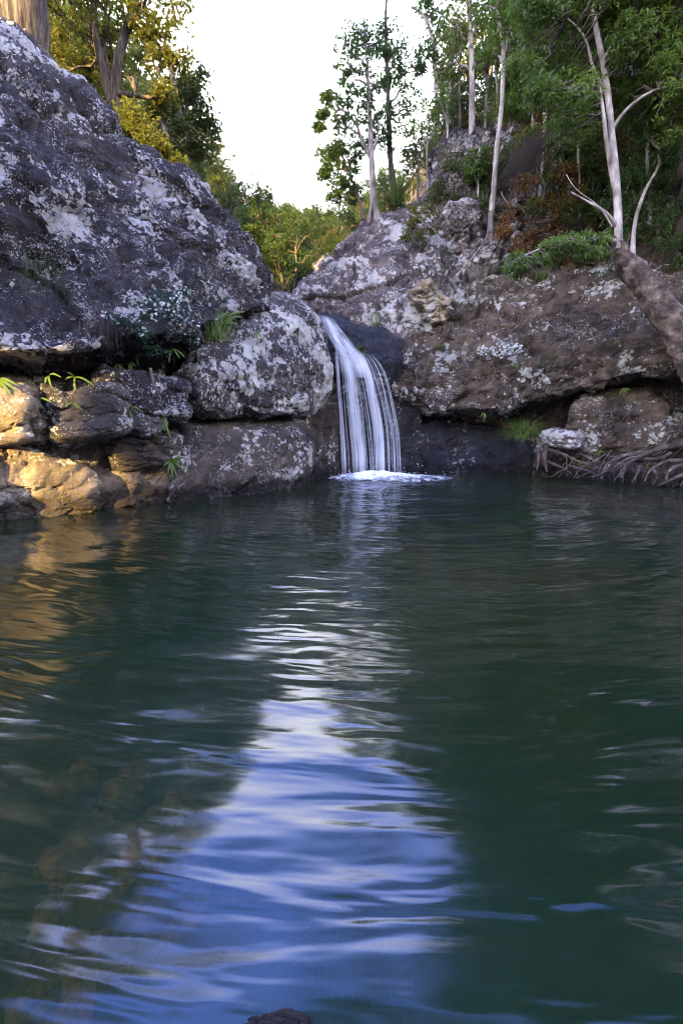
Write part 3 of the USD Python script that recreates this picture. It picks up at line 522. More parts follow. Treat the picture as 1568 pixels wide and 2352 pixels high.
# ------------------------------------------------------------------ foliage
def leaf_mat(name, ramp, trans=0.38, rough=0.5):
    return usdkit.material(stage, "/World/Looks/" + name, {
        "g": ("geometry", {}), "oi": ("object_info", {}), "n": ("noise_texture", {"scale": 0.7, "detail": 2.0}),
        "a": ("math", {"math_type": "multiply_add", "value2": 0.55}), "a2": ("math", {"math_type": "multiply_add", "value2": 0.7, "value3": -0.35}), "b": ("math", {"math_type": "multiply_add", "value2": 0.30}),
        "r": ("rgb_ramp", {"ramp": ramp}), "hv": ("hsv", {"saturation": 1.05, "value": 1.5}),
        "p": ("principled_bsdf", {"roughness": rough, "specular_ior_level": 0.30}), "t": ("translucent_bsdf", {}), "m": ("mix_closure", {"fac": trans})},
        [("g.position", "n.vector"), ("n.fac", "a2.value1"), ("oi.random", "b.value1"), ("a2.value", "b.value3"), ("g.random_per_island", "a.value1"), ("b.value", "a.value3"), ("a.value", "r.fac"),
         ("r.color", "p.base_color"), ("r.color", "hv.color"), ("hv.color", "t.color"), ("p.BSDF", "m.closure1"), ("t.BSDF", "m.closure2")], surface="m.closure")

M["leaf_dark"] = leaf_mat("dark_leaves", [(0.0, (0.021, 0.044, 0.014)), (0.5, (0.058, 0.104, 0.025)), (1.0, (0.143, 0.208, 0.042))])
M["leaf_green"] = leaf_mat("green_leaves", [(0.0, (0.033, 0.057, 0.013)), (0.5, (0.106, 0.163, 0.025)), (1.0, (0.263, 0.350, 0.056))])
M["leaf_gold"] = leaf_mat("yellow_green_leaves", [(0.0, (0.052, 0.060, 0.011)), (0.5, (0.149, 0.144, 0.021)), (1.0, (0.310, 0.270, 0.040))], trans=0.5)
M["leaf_olive"] = leaf_mat("olive_leaves", [(0.0, (0.039, 0.053, 0.015)), (0.5, (0.116, 0.138, 0.033)), (1.0, (0.220, 0.242, 0.061))])
M["leaf_dry"] = leaf_mat("dry_orange_leaves", [(0.0, (0.09, 0.05, 0.02)), (0.5, (0.26, 0.13, 0.04)), (1.0, (0.45, 0.26, 0.09))])
M["fern"] = leaf_mat("fern_fronds", [(0.0, (0.06, 0.10, 0.02)), (0.5, (0.12, 0.18, 0.03)), (1.0, (0.20, 0.26, 0.05))], trans=0.3)
M["grass"] = leaf_mat("grass_blades", [(0.0, (0.08, 0.12, 0.03)), (0.5, (0.20, 0.27, 0.06)), (1.0, (0.42, 0.45, 0.15))], trans=0.25)
M["straw"] = leaf_mat("dry_grass", [(0.0, (0.09, 0.07, 0.068)), (0.5, (0.21, 0.165, 0.155)), (1.0, (0.38, 0.31, 0.27))], trans=0.15, rough=0.8)
M["flower"] = leaf_mat("white_petals", [(0.0, (0.55, 0.58, 0.55)), (1.0, (0.80, 0.80, 0.76))], trans=0.2)
M["shrubleaf"] = leaf_mat("blue_green_leaves", [(0.0, (0.02, 0.045, 0.028)), (0.5, (0.05, 0.10, 0.055)), (1.0, (0.13, 0.20, 0.10))])
M["pale_bark"] = plain_mat("pale_gum_bark", [(0.34, (0.07, 0.054, 0.047)), (0.50, (0.22, 0.185, 0.165)), (0.68, (0.43, 0.385, 0.345))], 5.0, 0.8, 0.4, 0.02, (1.0, 1.0, 0.35))
M["dark_bark"] = plain_mat("dark_bark", [(0.35, (0.035, 0.028, 0.024)), (0.65, (0.14, 0.11, 0.09))], 7.0, 0.9, 0.8, 0.03, (1.0, 1.0, 0.3))
M["lean_bark"] = plain_mat("mottled_bark", [(0.36, (0.028, 0.021, 0.017)), (0.50, (0.075, 0.056, 0.044)), (0.62, (0.15, 0.115, 0.09)), (0.72, (0.30, 0.28, 0.24))], 4.0, 0.95, 1.0, 0.10, (1, 1, 1), 0.1)
M["brown_bark"] = plain_mat("old_trunk_bark", [(0.38, (0.022, 0.016, 0.012)), (0.52, (0.07, 0.052, 0.038)), (0.66, (0.17, 0.13, 0.095))], 8.0, 0.95, 1.0, 0.12, (1.0, 1.0, 0.14))
M["root"] = plain_mat("grey_root_bark", [(0.35, (0.022, 0.016, 0.014)), (0.54, (0.065, 0.048, 0.042)), (0.70, (0.19, 0.15, 0.135))], 6.0, 0.9, 0.9, 0.03)

def leaves(centers, radii, per, size, seed, aspect=0.42, droop=0.25, flat=0.5, shell=0.0):
    """Folded leaf blades scattered round the centers: four corners and two triangles each."""
    r = np.random.default_rng(seed); c = np.repeat(np.asarray(centers, float), per, 0); R = np.repeat(np.broadcast_to(np.asarray(radii, float).reshape(len(centers), -1) * np.ones(3), (len(centers), 3)), per, 0); n = len(c)
    d = r.normal(size=(n, 3)); d /= np.linalg.norm(d, axis=1, keepdims=True); rad = r.random((n, 1)) ** (1 / 3); rad = shell + (1 - shell) * rad
    p = c + d * rad * R
    ax = d * 0.6 + r.normal(size=(n, 3)) * 0.7; ax[:, 2] = ax[:, 2] * flat - droop; ax /= np.linalg.norm(ax, axis=1, keepdims=True)
    up = r.normal(size=(n, 3)) * 0.6 + [0, 0, 1.0]; sd = np.cross(ax, up); sd /= np.linalg.norm(sd, axis=1, keepdims=True) + 1e-9; nn = np.cross(sd, ax)
    L = size * (0.6 + 0.8 * r.random((n, 1))); wd = L * aspect * 0.5
    v = np.stack([p - ax * L * 0.5, p + sd * wd + nn * wd * 0.3 - ax * L * 0.05, p + ax * L * 0.5 - nn * wd * 0.3, p - sd * wd + nn * wd * 0.3 - ax * L * 0.05], 1).reshape(-1, 3)
    b = np.arange(n)[:, None] * 4
    return v, np.vstack([b + [0, 1, 2], b + [0, 2, 3]])

def wiggle(a, b, n, r, amt):
    t = np.linspace(0, 1, n)[:, None]; d = np.linalg.norm(b - a)
    w = r.normal(size=(n, 3)) * amt * d; w[0] = w[-1] = 0
    return a + (b - a) * t + w

def foliage(blobs, clusters, per, csize, lsize, seed, stems=None, **k):
    """blobs: (center, radii). Returns the leaf mesh, and twigs that run from the stem points to the clusters."""
    r = np.random.default_rng(seed); cen = []; tw = []
    for c, rad in blobs:
        c = np.asarray(c, float); rad = np.broadcast_to(rad, 3)
        q = r.normal(size=(clusters, 3)); q /= np.linalg.norm(q, axis=1, keepdims=True); q *= (0.35 + 0.65 * r.random((clusters, 1)) ** 0.6)
        cc = c + q * rad; cen.append(cc)
        if stems is not None:
            for a in cc[:max(3, clusters // 3)]:
                s = stems[np.argmin(np.linalg.norm(stems - (0.5 * a + 0.5 * c) + [0, 0, 0.4 * rad[2]], axis=1))]
                tw.append(tube(wiggle(s, a, 5, r, 0.05), np.linspace(0.022, 0.006, 5) * (1 + rad[0] * 0.4), 4, False))
    cen = np.vstack(cen); cr = csize * (0.6 + 0.8 * r.random((len(cen), 1))) * np.array([1.0, 1.0, 0.62])
    return leaves(cen, cr, per, lsize, seed + 1, **k), (join(tw) if tw else None)

def tree(name, label, trunks, blobs, bark, leaf, clusters=14, per=34, csize=0.45, lsize=0.17, seed=0, cat="tree", group=None, limbs=True, loc=None, sides=9, **k):
    """trunks: list of (points, radius at the foot, radius at the top)."""
    t = thing(name, label, cat, group, loc); r = np.random.default_rng(seed); tm = []; stems = []
    for pts, r0, r1 in trunks:
        c = curve(pts, max(8, 5 * len(pts))); stems.append(c[len(c) // 3:]); tm.append(tube(c, np.linspace(r0, r1, len(c)) * (1 + 0.35 * np.exp(-np.arange(len(c)) / 1.6)), sides, rough=0.25, seed=seed))
    stems = np.vstack(stems)
    obj("trunk" if limbs else "stems", join(tm), M[bark], t, smooth=50, kind=None if limbs else "stuff")
    if blobs:
        lm = []; mids = [stems]
        if limbs:
            for c, rad in blobs:
                c = np.asarray(c, float); s = stems[np.argmin(np.linalg.norm(stems - c + [0, 0, 1.2 * np.max(rad)], axis=1))]
                b = wiggle(s, c, 7, r, 0.04); mids.append(b[3:]); lm.append(tube(b, np.linspace(0.055, 0.02, 7) * (0.6 + 0.5 * np.max(rad)), 5, False))
        lv, tw = foliage(blobs, clusters, per, csize, lsize, seed + 7, np.vstack(mids), **k)
        if tw: lm.append(tw)
        if lm: obj("branches", join(lm), M[bark], t, smooth=50, kind="stuff")
        obj("crown", lv, M[leaf], t)
    return t

def B(px, py, Y, rpx, squash=0.8):
    """A lump of foliage centred at (px, py, Y), rpx photo pixels in radius."""
    r = rpx * Y / FPX; return P(px, py, Y), np.array([r, r, r * squash])

def project(p):
    p = np.asarray(p, float) - EYE; f = p[..., 1] * math.cos(PITCH) - p[..., 2] * math.sin(PITCH); u = p[..., 1] * math.sin(PITCH) + p[..., 2] * math.cos(PITCH)
    return 784 + FPX * p[..., 0] / f, 1176 - FPX * u / f

# left side, above the cliff
tree("gum_tree", "thick brown old trunk rising behind the cliff in the top left corner", [([P(60, 260, 12.6), P(52, 120, 12.4), P(40, 0, 12.3), P(20, -300, 12.6), P(30, -1000, 13)], 0.62, 0.30)],
     [B(40, -900, 13, 130), B(-100, -820, 12.6, 120), B(40, -1100, 13, 150), B(-160, -1000, 12.5, 150), B(-60, -640, 13, 90), B(60, -700, 13, 80)], "brown_bark", "leaf_gold", 26, 40, 0.5, 0.2, 201, sides=16)
tree("gum_tree", "sunlit golden tree with several thin trunks left of the sky gap", [
     ([P(250, 340, 15), P(262, 215, 15), P(272, 130, 15), P(305, 30, 15.2), P(330, -150, 15.5), P(330, -420, 16)], 0.15, 0.06), ([P(258, 240, 15), P(225, 110, 15), P(215, 10, 15.4), P(190, -160, 15.6), P(200, -380, 16)], 0.11, 0.04),
     ([P(262, 205, 15), P(240, 100, 15.3), P(250, -20, 15.6)], 0.08, 0.03), ([P(268, 214, 15), P(310, 218, 15), P(350, 224, 15), P(395, 205, 15.2)], 0.07, 0.025)],
     [B(150, 40, 15, 55), B(215, 70, 15.6, 50), B(140, 130, 15, 40), B(205, 160, 15.4, 38), B(255, 20, 15.2, 55), B(335, 20, 15.2, 55), B(380, 70, 15.3, 45), B(345, 110, 15.2, 45), B(405, 130, 15.5, 36), B(300, -70, 15.4, 80), B(380, -30, 15.4, 45),
      B(200, -100, 15.5, 90), B(110, -60, 15, 90), B(330, -190, 15.8, 70), B(180, -260, 16, 100), B(300, -330, 16, 80), B(200, -420, 16, 90), B(250, 130, 15.8, 40), B(130, 190, 14.6, 30), B(375, 225, 15.2, 26)],
     "brown_bark", "leaf_gold", 20, 22, 0.27, 0.16, 211)
tree("gum_tree", "olive tree on the edge of the sky gap just right of the golden tree", [([P(395, 420, 18), P(398, 330, 18), P(410, 280, 18), P(425, 215, 18.3)], 0.13, 0.05), ([P(398, 330, 18), P(375, 290, 18), P(370, 260, 18)], 0.07, 0.03)],
     [B(430, 170, 18, 40), B(400, 195, 18.3, 34), B(450, 215, 18, 34), B(425, 262, 18, 44), B(465, 262, 18.2, 30), B(380, 275, 18.4, 34), B(478, 300, 18.5, 24), B(440, 315, 18, 42), B(390, 335, 18, 36), B(470, 345, 18.6, 36), B(345, 255, 18.2, 26)],
     "pale_bark", "leaf_olive", 20, 24, 0.28, 0.16, 221)
tree("shrub", "bright yellow green bush directly behind the cliff top below the golden tree", [([P(318, 372, 13.6), P(316, 320, 13.6), P(322, 280, 13.8)], 0.05, 0.02)],
     [B(310, 270, 14, 30), B(325, 305, 13.8, 34), B(345, 335, 13.8, 32), B(300, 300, 14, 24), B(365, 350, 14.2, 26), B(400, 375, 14.2, 24)], "brown_bark", "leaf_gold", 24, 34, 0.24, 0.12, 231, cat="shrub")

r = np.random.default_rng(55)
tree("canopy_tree", "tall tree spreading over the left cliff above the old brown trunk", [([P(-330, 300, 12), P(-340, -200, 12), P(-330, -700, 12)], 0.35, 0.15)],
     [B(r.uniform(-1000, -230), r.uniform(-1700, -450), r.uniform(10.5, 13.0), r.uniform(130, 200)) for k in range(34)] + [B(-170, -760, 12, 110), B(-230, -900, 12, 120), B(-300, -1020, 12, 130), B(-380, -1200, 12, 140), B(-440, -1380, 12, 150), B(-500, -1560, 12, 160), B(-600, -1750, 12, 170), B(-620, -1300, 12, 170), B(-450, -900, 12, 160), B(-700, -1000, 12, 170)], "brown_bark", "leaf_olive", 24, 34, 0.5, 0.22, 271)
# the two trees on the outcrop, right of the sky gap
tree("gum_tree", "pale forked gum tree standing on the tip of the outcrop against the sky", [
     ([P(872, 512, 17.2), P(858, 470, 17.2), P(855, 400, 17.2), P(852, 345, 17.2), P(848, 250, 17.3), P(842, 130, 17.4), P(835, 40, 17.5)], 0.13, 0.03), ([P(846, 512, 17.2), P(853, 470, 17.1), P(856, 440, 17.2)], 0.07, 0.05),
     ([P(854, 362, 17.2), P(832, 325, 17.1), P(818, 285, 17.1), P(795, 260, 17)], 0.08, 0.025), ([P(854, 350, 17.2), P(868, 310, 17.3), P(872, 280, 17.3)], 0.05, 0.02)],
     [B(800, 110, 17.3, 26), B(830, 70, 17.4, 26), B(790, 160, 17.3, 24), B(835, 150, 17.4, 30), B(800, 215, 17.2, 26), B(770, 240, 17, 22), B(840, 215, 17.3, 26), B(815, 265, 17.2, 26), B(865, 265, 17.4, 24), B(785, 285, 17, 20), B(750, 220, 17, 9), B(740, 262, 17, 7), B(732, 290, 17, 6), B(870, 190, 17.5, 20), B(850, 105, 17.5, 18), B(860, 310, 17.4, 16)],
     "pale_bark", "leaf_dark", 17, 26, 0.21, 0.115, 241)
tree("gum_tree", "straight slim gum tree with a dark upper trunk behind the forked one", [([P(905, 440, 18.6), P(896, 360, 18.6), P(893, 280, 18.6), P(888, 150, 18.7), P(886, 40, 18.8), P(890, -60, 19)], 0.11, 0.035)],
     [B(885, 65, 18.8, 22), B(910, 105, 18.8, 26), B(925, 140, 18.8, 22), B(900, 180, 18.8, 26), B(880, 120, 18.7, 18), B(930, 200, 18.9, 28), B(905, 240, 18.7, 28), B(945, 240, 19, 24), B(885, 285, 18.6, 24), B(930, 290, 18.9, 26), B(960, 160, 19, 18), B(890, 330, 18.6, 20)],
     "dark_bark", "leaf_dark", 17, 26, 0.21, 0.115, 251)
tree("gum_tree", "small dark bushy tree leaning out over the gap left of the forked gum", [([P(835, 505, 17.8), P(815, 430, 17.8), P(790, 380, 17.8), P(765, 350, 17.8)], 0.07, 0.025)],
     [B(745, 352, 17.8, 22), B(775, 335, 17.8, 24), B(800, 355, 17.8, 30), B(765, 380, 17.8, 24), B(800, 400, 17.9, 26), B(780, 425, 18, 22), B(825, 330, 17.9, 24), B(770, 450, 18.2, 20), B(745, 400, 18, 11), B(815, 440, 18, 26)],
     "dark_bark", "leaf_dark", 20, 28, 0.22, 0.12, 261)

# slender trunks on the right slope
def slender(label, pts, w0, w1, blobs, leaf, seed, bark="pale_bark", **k):
    Y = pts[0][2]; kk = dict(clusters=14, per=20, csize=0.3, lsize=0.16); kk.update(k)
    return tree("slender_tree", label, [([P(*p) for p in pts], w0 * Y / FPX / 2, w1 * Y / FPX / 2)], [B(*b) for b in blobs], bark, leaf, seed=seed, **kk)
slender("slender pale trunk leaning slightly right below the high foliage, mid slope", [(1122, 560, 16), (1132, 450, 16), (1142, 330, 16.1), (1152, 240, 16.2), (1156, 165, 16.2), (1150, 60, 16.4)], 13, 7, [(1130, 110, 16.4, 30), (1175, 60, 16.4, 40), (1140, 20, 16.4, 40), (1170, 180, 16.4, 20)], "leaf_green", 301)
slender("tall pale trunk with a fork near the top left of the leaning slender one", [(1078, 440, 19), (1082, 330, 19), (1084, 200, 19), (1082, 110, 19), (1078, 20, 19), (1075, -80, 19)], 14, 9, [(1050, 60, 19, 34), (1100, 20, 19, 40), (1060, -60, 19, 50), (1110, 120, 19.3, 30), (1045, 140, 19.3, 30)], "leaf_olive", 302)
slender("bare crooked trunk with a bent top against the bright sky", [(1003, 285, 21), (1001, 200, 21), (998, 130, 21), (985, 60, 21), (972, 35, 21), (945, 15, 21)], 10, 5, [(1000, 90, 21, 24), (1020, 40, 21, 26), (985, 10, 21, 20), (970, 120, 21, 18), (1015, 150, 21, 26), (1040, 100, 21.3, 26), (1035, -30, 21.3, 30)], "leaf_dark", 303)
slender("white trunk half hidden in dark foliage near the top, right of the forked one", [(1204, 190, 20), (1200, 100, 20), (1196, 20, 20), (1190, -100, 20)], 15, 11, [(1170, 10, 20, 40), (1220, -30, 20, 40)], "leaf_green", 304)
slender("thin grey sapling trunk between the pale crag and the leaning slender trunk", [(1098, 560, 16.6), (1099, 500, 16.6), (1098, 430, 16.6), (1101, 340, 16.7)], 5, 3, [(1100, 370, 16.7, 22), (1085, 400, 16.7, 14)], "leaf_green", 305)
slender("thin trunk standing just left of the tall forked one", [(1033, 300, 20.5), (1034, 220, 20.5), (1037, 130, 20.5), (1040, 60, 20.5)], 8, 5, [(1035, 180, 20.6, 28), (1045, 90, 20.6, 30), (1020, 240, 20.6, 22)], "leaf_olive", 306)
slender("short pale mottled trunk above the orange leaves on the right slope", [(1240, 460, 16.5), (1246, 380, 16.5), (1250, 300, 16.5), (1252, 220, 16.5)], 9, 7, [(1250, 200, 16.5, 40)], "leaf_dark", 307)
slender("pale trunk deep in shade near the right edge behind the leaning tree", [(1538, 540, 15), (1537, 440, 15), (1540, 330, 15), (1545, 200, 15)], 17, 14, [(1540, 150, 15, 60)], "leaf_dark", 308)
slender("thin leaning sapling right of the leaning tree's upright stem", [(1452, 592, 11.9), (1458, 510, 12), (1476, 450, 12), (1520, 370, 12.2), (1545, 320, 12.2)], 9, 4, [(1530, 350, 12.2, 30), (1500, 300, 12.2, 40)], "leaf_dark", 309)

r = np.random.default_rng(314)
for k, (x, y0, y1, Y, w, side) in enumerate(((1058, 400, 60, 19.5, 7, "left of the tall forked trunk and behind it"), (1112, 380, 100, 19.8, 6, "close right of the tall forked trunk"), (1140, 300, 40, 20.5, 7, "behind the top of the leaning slender trunk"), (1172, 330, 90, 19.6, 6, "right of the leaning slender trunk"), (1020, 420, 200, 18.6, 6, "above the pale crag at the outcrop's back"),
                                     (1228, 380, 120, 19.0, 8, "between the half hidden white trunk and the mottled one"), (1280, 420, 200, 16.8, 7, "left of the leaning tree's upright stem in the shade"), (1330, 500, 260, 15.5, 6, "just behind the leaning tree's left branch"), (1490, 520, 280, 13.6, 8, "right of the leaning sapling"), (960, 470, 330, 18.0, 5, "among the scrub right of the grass tree"), (985, 470, 250, 18.4, 5, "at the outcrop's back left of the pale crag"))):
    slender("thin grey trunk " + side, [(x, y0, Y), (x + r.normal() * 3, (y0 * 2 + y1) / 3, Y), (x + r.normal() * 5, (y0 + 2 * y1) / 3, Y), (x + r.normal() * 7, y1, Y)], w, w * 0.5, [(x + r.normal() * 10, y1 + r.uniform(0, 60), Y, r.uniform(16, 30)) for _ in range(3)], ["leaf_green", "leaf_olive"][k % 2], 320 + k, bark="dark_bark" if k % 3 == 0 else "pale_bark", clusters=9, per=14, csize=0.22, lsize=0.13)
# the big leaning tree and its canopy at right
t = thing("leaning_tree", "big mottled leaning trunk at the right edge carrying a pale upright stem", "tree")
base = curve([P(1720, 1090, 9.4), P(1650, 970, 9.8), P(1604, 870, 10.1), P(1578, 815, 10.3), P(1552, 765, 10.45), P(1524, 715, 10.6), P(1498, 676, 10.75), P(1466, 638, 10.9), P(1440, 606, 11.05), P(1427, 582, 11.1), P(1421, 552, 11.1)], 170)
rad = np.interp(np.linspace(0, 1, 170), [0, 0.3, 0.55, 0.75, 0.86, 0.92, 1.0], [0.34, 0.29, 0.27, 0.28, 0.27, 0.20, 0.10])
tv, tf = tube(base, rad, 60, rough=0.16, seed=5); tn = np.array(trimesh.Trimesh(tv, tf, process=False).vertex_normals)
tv = tv + tn * (0.10 * (meshkit.fbm(tv * 5, 3, 8) - 0.5) - 0.10 * np.abs(meshkit.fbm(tv * [5, 5, 3.0], 3, 28) - 0.5) + 0.05 * (meshkit.fbm(tv * 15, 3, 38) - 0.5) + 0.16 * np.clip(meshkit.fbm(tv * 3.2, 2, 18) - 0.58, 0, 1))[:, None]
obj("trunk", (tv, tf), M["lean_bark"], t, smooth=True)
up = curve([P(1424, 590, 11.1), P(1420, 540, 11.1), P(1416, 440, 11.2), P(1404, 300, 11.4), P(1396, 220, 11.5), P(1384, 140, 11.6), P(1368, 60, 11.7), P(1350, -80, 12), P(1340, -300, 12.2)], 40)
u2 = curve([P(1421, 470, 11.2), P(1405, 400, 11.1), P(1392, 320, 11.0), P(1384, 250, 11.0), P(1376, 200, 11.0)], 16)
obj("stem", join([tube(up, np.linspace(0.088, 0.030, 40), 12, rough=0.12), tube(u2, np.linspace(0.06, 0.03, 16), 8)]), M["pale_bark"], t, smooth=True)
bl = [[P(1418, 556, 11.1), P(1390, 548, 11.0), P(1350, 552, 10.9), P(1290, 556, 10.8), P(1230, 575, 10.7), P(1180, 600, 10.7)], [P(1416, 520, 11.1), P(1380, 480, 11), P(1345, 460, 11), P(1310, 440, 11)], [P(1396, 220, 11.5), P(1360, 150, 11.5), P(1345, 90, 11.5), P(1300, 40, 11.5)],
      [P(1404, 300, 11.4), P(1450, 240, 11.3), P(1520, 200, 11.2), P(1580, 180, 11)], [P(1384, 140, 11.6), P(1440, 60, 11.5), P(1500, 10, 11.4)], [P(1340, -300, 12.2), P(1200, -420, 12.2)], [P(1345, -200, 12.1), P(1480, -300, 12)]]
bl = [curve(b, 14) for b in bl]
for b in bl: obj("branch", tube(b, np.linspace(0.045, 0.012, 14), 6), M["pale_bark"], t, smooth=True)
r = np.random.default_rng(77); cb = []
for k in range(165):
    px, py = r.uniform(1190, 1720), r.uniform(-180, 300)
    lim = np.interp(px, [1190, 1260, 1330, 1420, 1500, 1720], [170, 290, 340, 380, 430, 560])
    if py < lim and not (1330 < px < 1420 and 180 < py and r.random() < 0.7): cb.append(B(px, py, r.uniform(10.8, 13.2), r.uniform(26, 48), 0.6))
cs = []
for k in range(64):
    px = r.uniform(1165, 1400); py = np.interp(px, [1165, 1230, 1300, 1400], [602, 582, 556, 550]) + r.gamma(1.6, 17) - 14
    cs.append(B(px, py, r.uniform(10.2, 11.4), r.uniform(9, 20), 0.45))
l2, t2 = foliage(cs, 4, 11, 0.15, 0.12, 79, np.vstack(bl), droop=0.55, aspect=0.3)
lv, tw = foliage(cb, 9, 27, 0.22, 0.115, 78, np.vstack(bl + [up, u2]), droop=0.35)
obj("twigs", join([tw, t2]), M["dark_bark"], t, kind="stuff")
obj("crown", join([lv, l2]), M["leaf_green"], t)

tree("canopy_tree", "dense dark tree filling the top right corner behind the leaning tree", [([P(1572, 900, 13.5), P(1568, 500, 13.5), P(1560, 250, 13.5), P(1565, 0, 13.8), P(1560, -500, 14)], 0.24, 0.12)],
     [B(r.uniform(1290, 1760), r.uniform(-700, 420), r.uniform(13.5, 16.5), r.uniform(60, 110)) for k in range(38)], "dark_bark", "leaf_green", 22, 30, 0.36, 0.17, 321)
tree("canopy_tree", "broad tree arching high over the right bank above the leaning tree", [([P(1900, 800, 9.5), P(1880, 200, 9.5), P(1850, -400, 10)], 0.3, 0.15)],
     [B(r.uniform(1420, 2600), r.uniform(-1800, -250), r.uniform(9.5, 12.5), r.uniform(120, 190)) for k in range(40)] + [B(1250, -620, 12, 90), B(1300, -480, 12, 100)], "dark_bark", "leaf_dark", 24, 34, 0.5, 0.22, 325)
tree("canopy_tree", "tall tree above the upper right slope behind the slender trunks", [([P(1280, 400, 18), P(1285, 100, 18), P(1280, -200, 18), P(1270, -500, 18.5)], 0.2, 0.1)],
     [B(r.uniform(1180, 1420), r.uniform(-520, 260), r.uniform(17, 20), r.uniform(45, 80)) for k in range(26)] + [B(1130, -200, 18, 60), B(1150, -330, 18, 60)], "pale_bark", "leaf_green", 22, 26, 0.34, 0.17, 331)

# forest on the slopes: a few kinds of tree, repeated
def proto(name, label, h, spread, leaf, bark, seed, lsize, per, nb=9, group=None, cat="tree"):
    r = np.random.default_rng(seed)
    bl = [(np.array([r.normal() * spread * 0.45, r.normal() * spread * 0.45, h * r.uniform(0.42, 0.95)]), np.array([1, 1, 0.75]) * spread * r.uniform(0.35, 0.6)) for _ in range(nb)]
    return tree(name, label, [([(0, 0, -0.8), (0.1, 0, h * 0.3), (-0.1, 0.1, h * 0.6), (0.1, 0, h * 0.92)], 0.10 + 0.012 * h, 0.03)], bl, bark, leaf, 20, per, 0.33, lsize, seed, cat, group, loc=(0, 0, 0))
far_x = np.array([-400, 380, 440, 500, 560, 620, 690, 740, 775, 830, 900, 960, 1000, 1060, 2000]); far_y = np.array([-900, -60, 130, 320, 372, 436, 478, 492, 470, 420, 360, 310, 150, -100, -900])
kinds = [("forest_tree", "leaf_olive", "dark_bark", 8.0, 2.2, "olive forest tree on the slopes behind the waterfall"), ("forest_tree", "leaf_green", "dark_bark", 7.0, 2.3, "mid green forest tree on the slopes behind the waterfall"),
         ("forest_tree", "leaf_gold", "brown_bark", 7.5, 2.1, "yellowish forest tree on the slopes behind the waterfall"), ("forest_tree", "leaf_dark", "dark_bark", 6.5, 2.0, "dark forest tree on the slopes behind the waterfall")]
protos, used = [], [False] * 4
for k, (nm, lf, bk, h, sp, lab) in enumerate(kinds):
    protos.append(proto(nm, lab, h, sp, lf, bk, 400 + 10 * k, 0.17, 26, 13, group=lab.replace("tree", "trees")))
r = np.random.default_rng(9); placed = []
def try_tree(x, y, kind, smin=0.4, smax=1.35, dmin=1.6):
    z = ground(x, y)
    if any((x - a) ** 2 + (y - b) ** 2 < dmin ** 2 for a, b in placed): return
    nm, lf, bk, h, sp, lab = kinds[kind]
    s = r.uniform(0.75, smax)
    px, py = project(np.array([x, y, z + h * s])); bx, by = project(np.array([x, y, z]))
    if px < -500 or px > 2100: return
    w = sp * s * FPX / y * 0.8
    lim = max(np.interp(px + o, far_x, far_y) for o in (-w, 0, w))
    while py < lim and s > smin:
        s *= 0.93; w = sp * s * FPX / y * 0.8; px, py = project(np.array([x, y, z + h * s])); lim = max(np.interp(px + o, far_x, far_y) for o in (-w, 0, w))
    if py < lim: return
    placed.append((x, y)); rz = r.uniform(0, 6.28); sc = np.array([s, s, s]) * r.uniform(0.9, 1.1, 3)
    if not used[kind]:
        used[kind] = True; q = UsdGeom.Xformable(protos[kind]); q.GetOrderedXformOps()[0].Set(Gf.Vec3d(x, y, z)); q.AddRotateZOp().Set(math.degrees(rz)); q.AddScaleOp().Set(Gf.Vec3f(*map(float, sc)))
    else:
        lab2 = lab.replace("slopes behind the waterfall", "left slope beyond the cliff" if x < -6 else "gorge floor behind the waterfall's lip" if x < 2 else "steep hill behind the slender trunks"); copy_of(protos[kind], nm, lab2, "tree", lab2.replace("tree", "trees", 1), (x, y, z), rz, sc)
for _ in range(900):
    x, y = r.uniform(-26, 3), r.uniform(17.5, 62)
    if x > 0.4 and y < 23: continue
    if y < 24 and x < -5: continue
    p = [0.30, 0.25, 0.35, 0.10] if x < -6 else [0.25, 0.30, 0.2, 0.25]
    try_tree(x, y, r.choice(4, p=p), dmin=1.5 + y * 0.025)
n_left = len(placed)
for _ in range(260):
    x, y = r.uniform(2.2, 22), r.uniform(19, 40)
    try_tree(x, y, r.choice(4, p=[0.35, 0.30, 0.10, 0.25]), dmin=2.3)
print("forest trees", n_left, len(placed))

# undergrowth on the right slope
def shrub_proto(name, label, leaf, seed, rr, per, lsize, group, bark="dark_bark", nb=6):
    r = np.random.default_rng(seed)
    bl = [(np.array([r.normal() * rr * 0.6, r.normal() * rr * 0.6, rr * r.uniform(0.3, 1.3)]), np.array([1, 1, 0.7]) * rr * r.uniform(0.4, 0.7)) for _ in range(nb)]
    return tree(name, label, [([(0, 0, -0.3), (0.05, 0, rr * 0.6), (0, 0.05, rr * 1.2)], 0.035, 0.012), ([(0, 0, -0.3), (0.3 * rr, 0.1, rr * 0.7), (0.5 * rr, 0.2, rr * 1.1)], 0.025, 0.01)], bl, bark, leaf, 12, per, 0.17, lsize, seed, "shrub", group, loc=(0, 0, 0), sides=6)
sk = [("undergrowth_shrub", "leaf_green", "green shrub growing on the soil of the right slope"), ("undergrowth_shrub", "leaf_dark", "dark shrub growing on the soil of the right slope"), ("undergrowth_shrub", "leaf_dry", "brown dry leaved shrub growing on the soil of the right slope")]
sp = [shrub_proto(a, c, b, 500 + 10 * k, 0.55, 20, 0.11, c.replace("shrub", "shrubs")) for k, (a, b, c) in enumerate(sk)]; su = [False] * 3
pl2 = []
